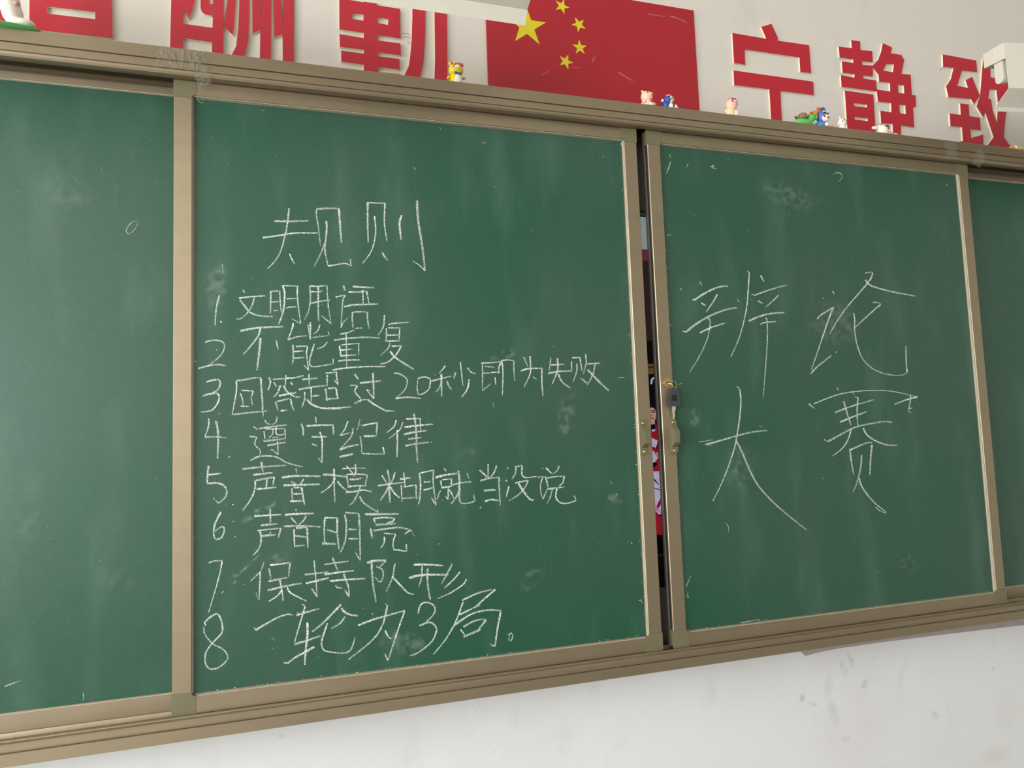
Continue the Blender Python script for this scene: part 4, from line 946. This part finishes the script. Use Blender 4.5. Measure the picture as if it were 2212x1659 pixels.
# blue donkey
r, P, h = figurine('donkey_figurine', 1773, 233, 'blue donkey figurine with a white muzzle beside the green dinosaur')
P('body', (74, 118, 182), [(-.02, 0, .18, .30, .22, .22)]); P('head', (64, 108, 172), [(0, .03, .58, .26, .24, .30)])
P('muzzle', W_, [(.04, .18, .46, .19, .14, .16)]); P('ear', (74, 118, 182), [(.15, 0, .92, .08, .06, .13)]); P('ear', (190, 70, 84), [(-.14, 0, .92, .07, .06, .10, -20)])
P('mane', (92, 66, 36), [(-.03, .02, .90, .07, .07, .09, -15), (.06, .02, .92, .05, .06, .10, 10)])
P('eye', W_, [(-.06, .25, .70, .06, .03, .045)]); P('eye', W_, [(.14, .23, .70, .06, .03, .045)])
P('eyelid', BLK, [(-.06, .265, .665, .065, .03, .025)]); P('eyelid', BLK, [(.14, .245, .66, .06, .03, .025)])
P('cheek', (196, 62, 50), [(-.09, .29, .49, .06, .03, .06)]); P('mouth', BLK, [(.07, .315, .43, .06, .03, .03)])
P('paw', W_, [(.06, .20, .16, .10, .09, .09)]); P('foot', (236, 146, 66), [(.40, .10, .08, .16, .12, .09, -15)])
# white rabbit
r, P, h = figurine('rabbit_figurine', 1817, 254, 'upright white rabbit figurine with black eyes beside the blue donkey')
P('body', W_, [(0, 0, .24, .30, .22, .28)]); P('head', W_, [(.02, .03, .62, .32, .27, .28)])
P('ear', W_, [(-.10, 0, .92, .07, .05, .15, -5)]); P('ear', W_, [(.32, 0, .84, .10, .06, .15, 25)])
P('arm', W_, [(-.30, .06, .46, .08, .08, .12, -25)])
P('eye', BLK, [(-.03, .28, .72, .05, .03, .05)]); P('eye', BLK, [(.16, .26, .66, .045, .03, .045)]); P('nose', (60, 54, 54), [(.22, .26, .49, .045, .04, .045)]); P('mouth', (190, 60, 84), [(-.14, .26, .62, .07, .03, .05, -25)])
# lying rabbit
r, P, h = figurine('rabbit_figurine', 1905, 269, 'white rabbit figurine lying down in pink and pale green clothes')
P('head', W_, [(0, .03, .46, .46, .36, .46)]); P('ear', W_, [(-.72, .03, .64, .34, .10, .14, -6)]); P('ear', W_, [(-.08, -.06, .82, .30, .10, .12, 10)])
P('eye', BLK, [(.06, .34, .74, .07, .05, .07, -40)]); P('eye', BLK, [(.34, .26, .80, .14, .06, .04, 30)]); P('cheek', (176, 54, 78), [(.30, .30, .64, .13, .07, .13)])
P('jacket', (226, 140, 170), [(.62, .03, .22, .34, .30, .24)]); P('trousers', (170, 214, 140), [(1.10, .03, .16, .44, .28, .20)])
# last figurine, half seen
r, P, h = figurine('duck_figurine', 2192, 312, 'yellow and orange figurine lying at the foot of the character under the lamp')
P('body', (232, 196, 40), [(.25, .02, .30, .60, .40, .40)]); P('head', (232, 138, 90), [(-.60, .02, .36, .44, .36, .36)]); P('scarf', W_, [(-.18, .06, .46, .28, .36, .34)]); P('wing', (226, 190, 44), [(.50, .30, .40, .30, .14, .22, 20)])
# tall white figurine on a green base, head above the picture
b0 = at(44, 52, -0.002)
fg = thing('rabbit_figurine', (b0.x - .008, -0.002, RAIL_Z), 'tall white rabbit figurine standing on a green disc base', 'figurine', 'clay figurines on the blackboard track')
bx, by = b0.x - .008, -0.002
MB().ell((bx - .014, by - .004, RAIL_Z + .003), (.062, .027, .0045), seg=28).build('base', clay((84, 160, 92)), fg, smooth=True)
MB().tube([(bx + .002, by, RAIL_Z + .003), (bx + .003, by, RAIL_Z + .016), (bx - .001, by, RAIL_Z + .024)], [.017, .017, .014], 16).ell((bx + .014, by - .006, RAIL_Z + .0165), (.020, .013, .0085)).build('foot', clay(W_), fg, smooth=True)
MB().tube([(bx - .001, by, RAIL_Z + .022), (bx - .004, by, RAIL_Z + .034), (bx - .008, by, RAIL_Z + .048), (bx - .012, by, RAIL_Z + .065)], [.013, .017, .017, .018], 16).build('leg', clay(W_), fg, smooth=True)
MB().ell((bx - .016, by, RAIL_Z + .085), (.026, .019, .030)).build('body', clay(W_), fg, smooth=True)
MB().ell((bx - .016, by - .002, RAIL_Z + .126), (.024, .020, .022)).build('head', clay(W_), fg, smooth=True)
for s in (-1, 1): MB().ell((bx - .016 + s * .010, by, RAIL_Z + .160), (.006, .005, .020)).build('ear', clay(W_), fg, smooth=True)
MB().ell((bx + .004, by - .010, RAIL_Z + .051), (.006, .006, .005)).build('paw', clay((214, 160, 170)), fg, smooth=True)

# ------------------------------------------------------------------ sticky tape
def tape(name, label, y, path, width, amp):
    mb = MB(); n, m_ = 14, 6
    pts = smooth_px(path, 4.0)
    v = []
    for i, (x, yy) in enumerate(pts):
        a, b = pts[max(0, i - 1)], pts[min(len(pts) - 1, i + 1)]
        tx, ty = b[0] - a[0], b[1] - a[1]; l = math.hypot(tx, ty) or 1
        for j in range(m_):
            w = (j / (m_ - 1) - .5) * width * (1 + .12 * math.sin(i * .7))
            k = random.uniform(0, amp) * (1 if random.random() < .6 else 2)
            v.append(at(x - ty / l * w + random.uniform(-.8, .8), yy + tx / l * w + random.uniform(-.8, .8), y - k))
    f = [(i * m_ + j, i * m_ + j + 1, (i + 1) * m_ + j + 1, (i + 1) * m_ + j) for i in range(len(pts) - 1) for j in range(m_ - 1)]
    o = mb.add(v, f).build(name, M_TAPE, None)
    return tag(o, label, 'tape')
tape('sticky_tape', 'crumpled clear sticky tape stuck along the top track', -.0210, [(338, 124), (370, 126), (400, 128), (432, 130)], 38, .0022)
tape('sticky_tape', 'clear sticky tape hanging from the top track onto the board corner cap', -.0212, [(424, 112), (433, 135), (438, 160), (442, 184)], 34, .0026)
tape('sticky_tape', 'flat clear sticky tape across the top track beside the hanging scrap', -.0207, [(2052, 306), (2055, 325), (2058, 344)], 24, .0006)
tape('sticky_tape', 'torn scrap of clear tape dangling from the top track below the lamp', -.0212, [(2108, 330), (2115, 342), (2108, 358)], 24, .0030)

# peeling strip under the bottom track
sp = [at(px, py, WALL_Y - .004) for px, py in ((1728, 1405), (1733, 1410), (1741, 1417), (1765, 1410), (1810, 1401), (1900, 1388), (2060, 1368), (2240, 1347), (2240, 1320), (1735, 1390))]
o = MB().extrude([(p.x, p.z) for p in sp], 'y', WALL_Y - .004, WALL_Y - .0002).build('edging_strip', M_STRIP)
tag(o, 'grey peeling strip on the wall just under the bottom track', 'strip')
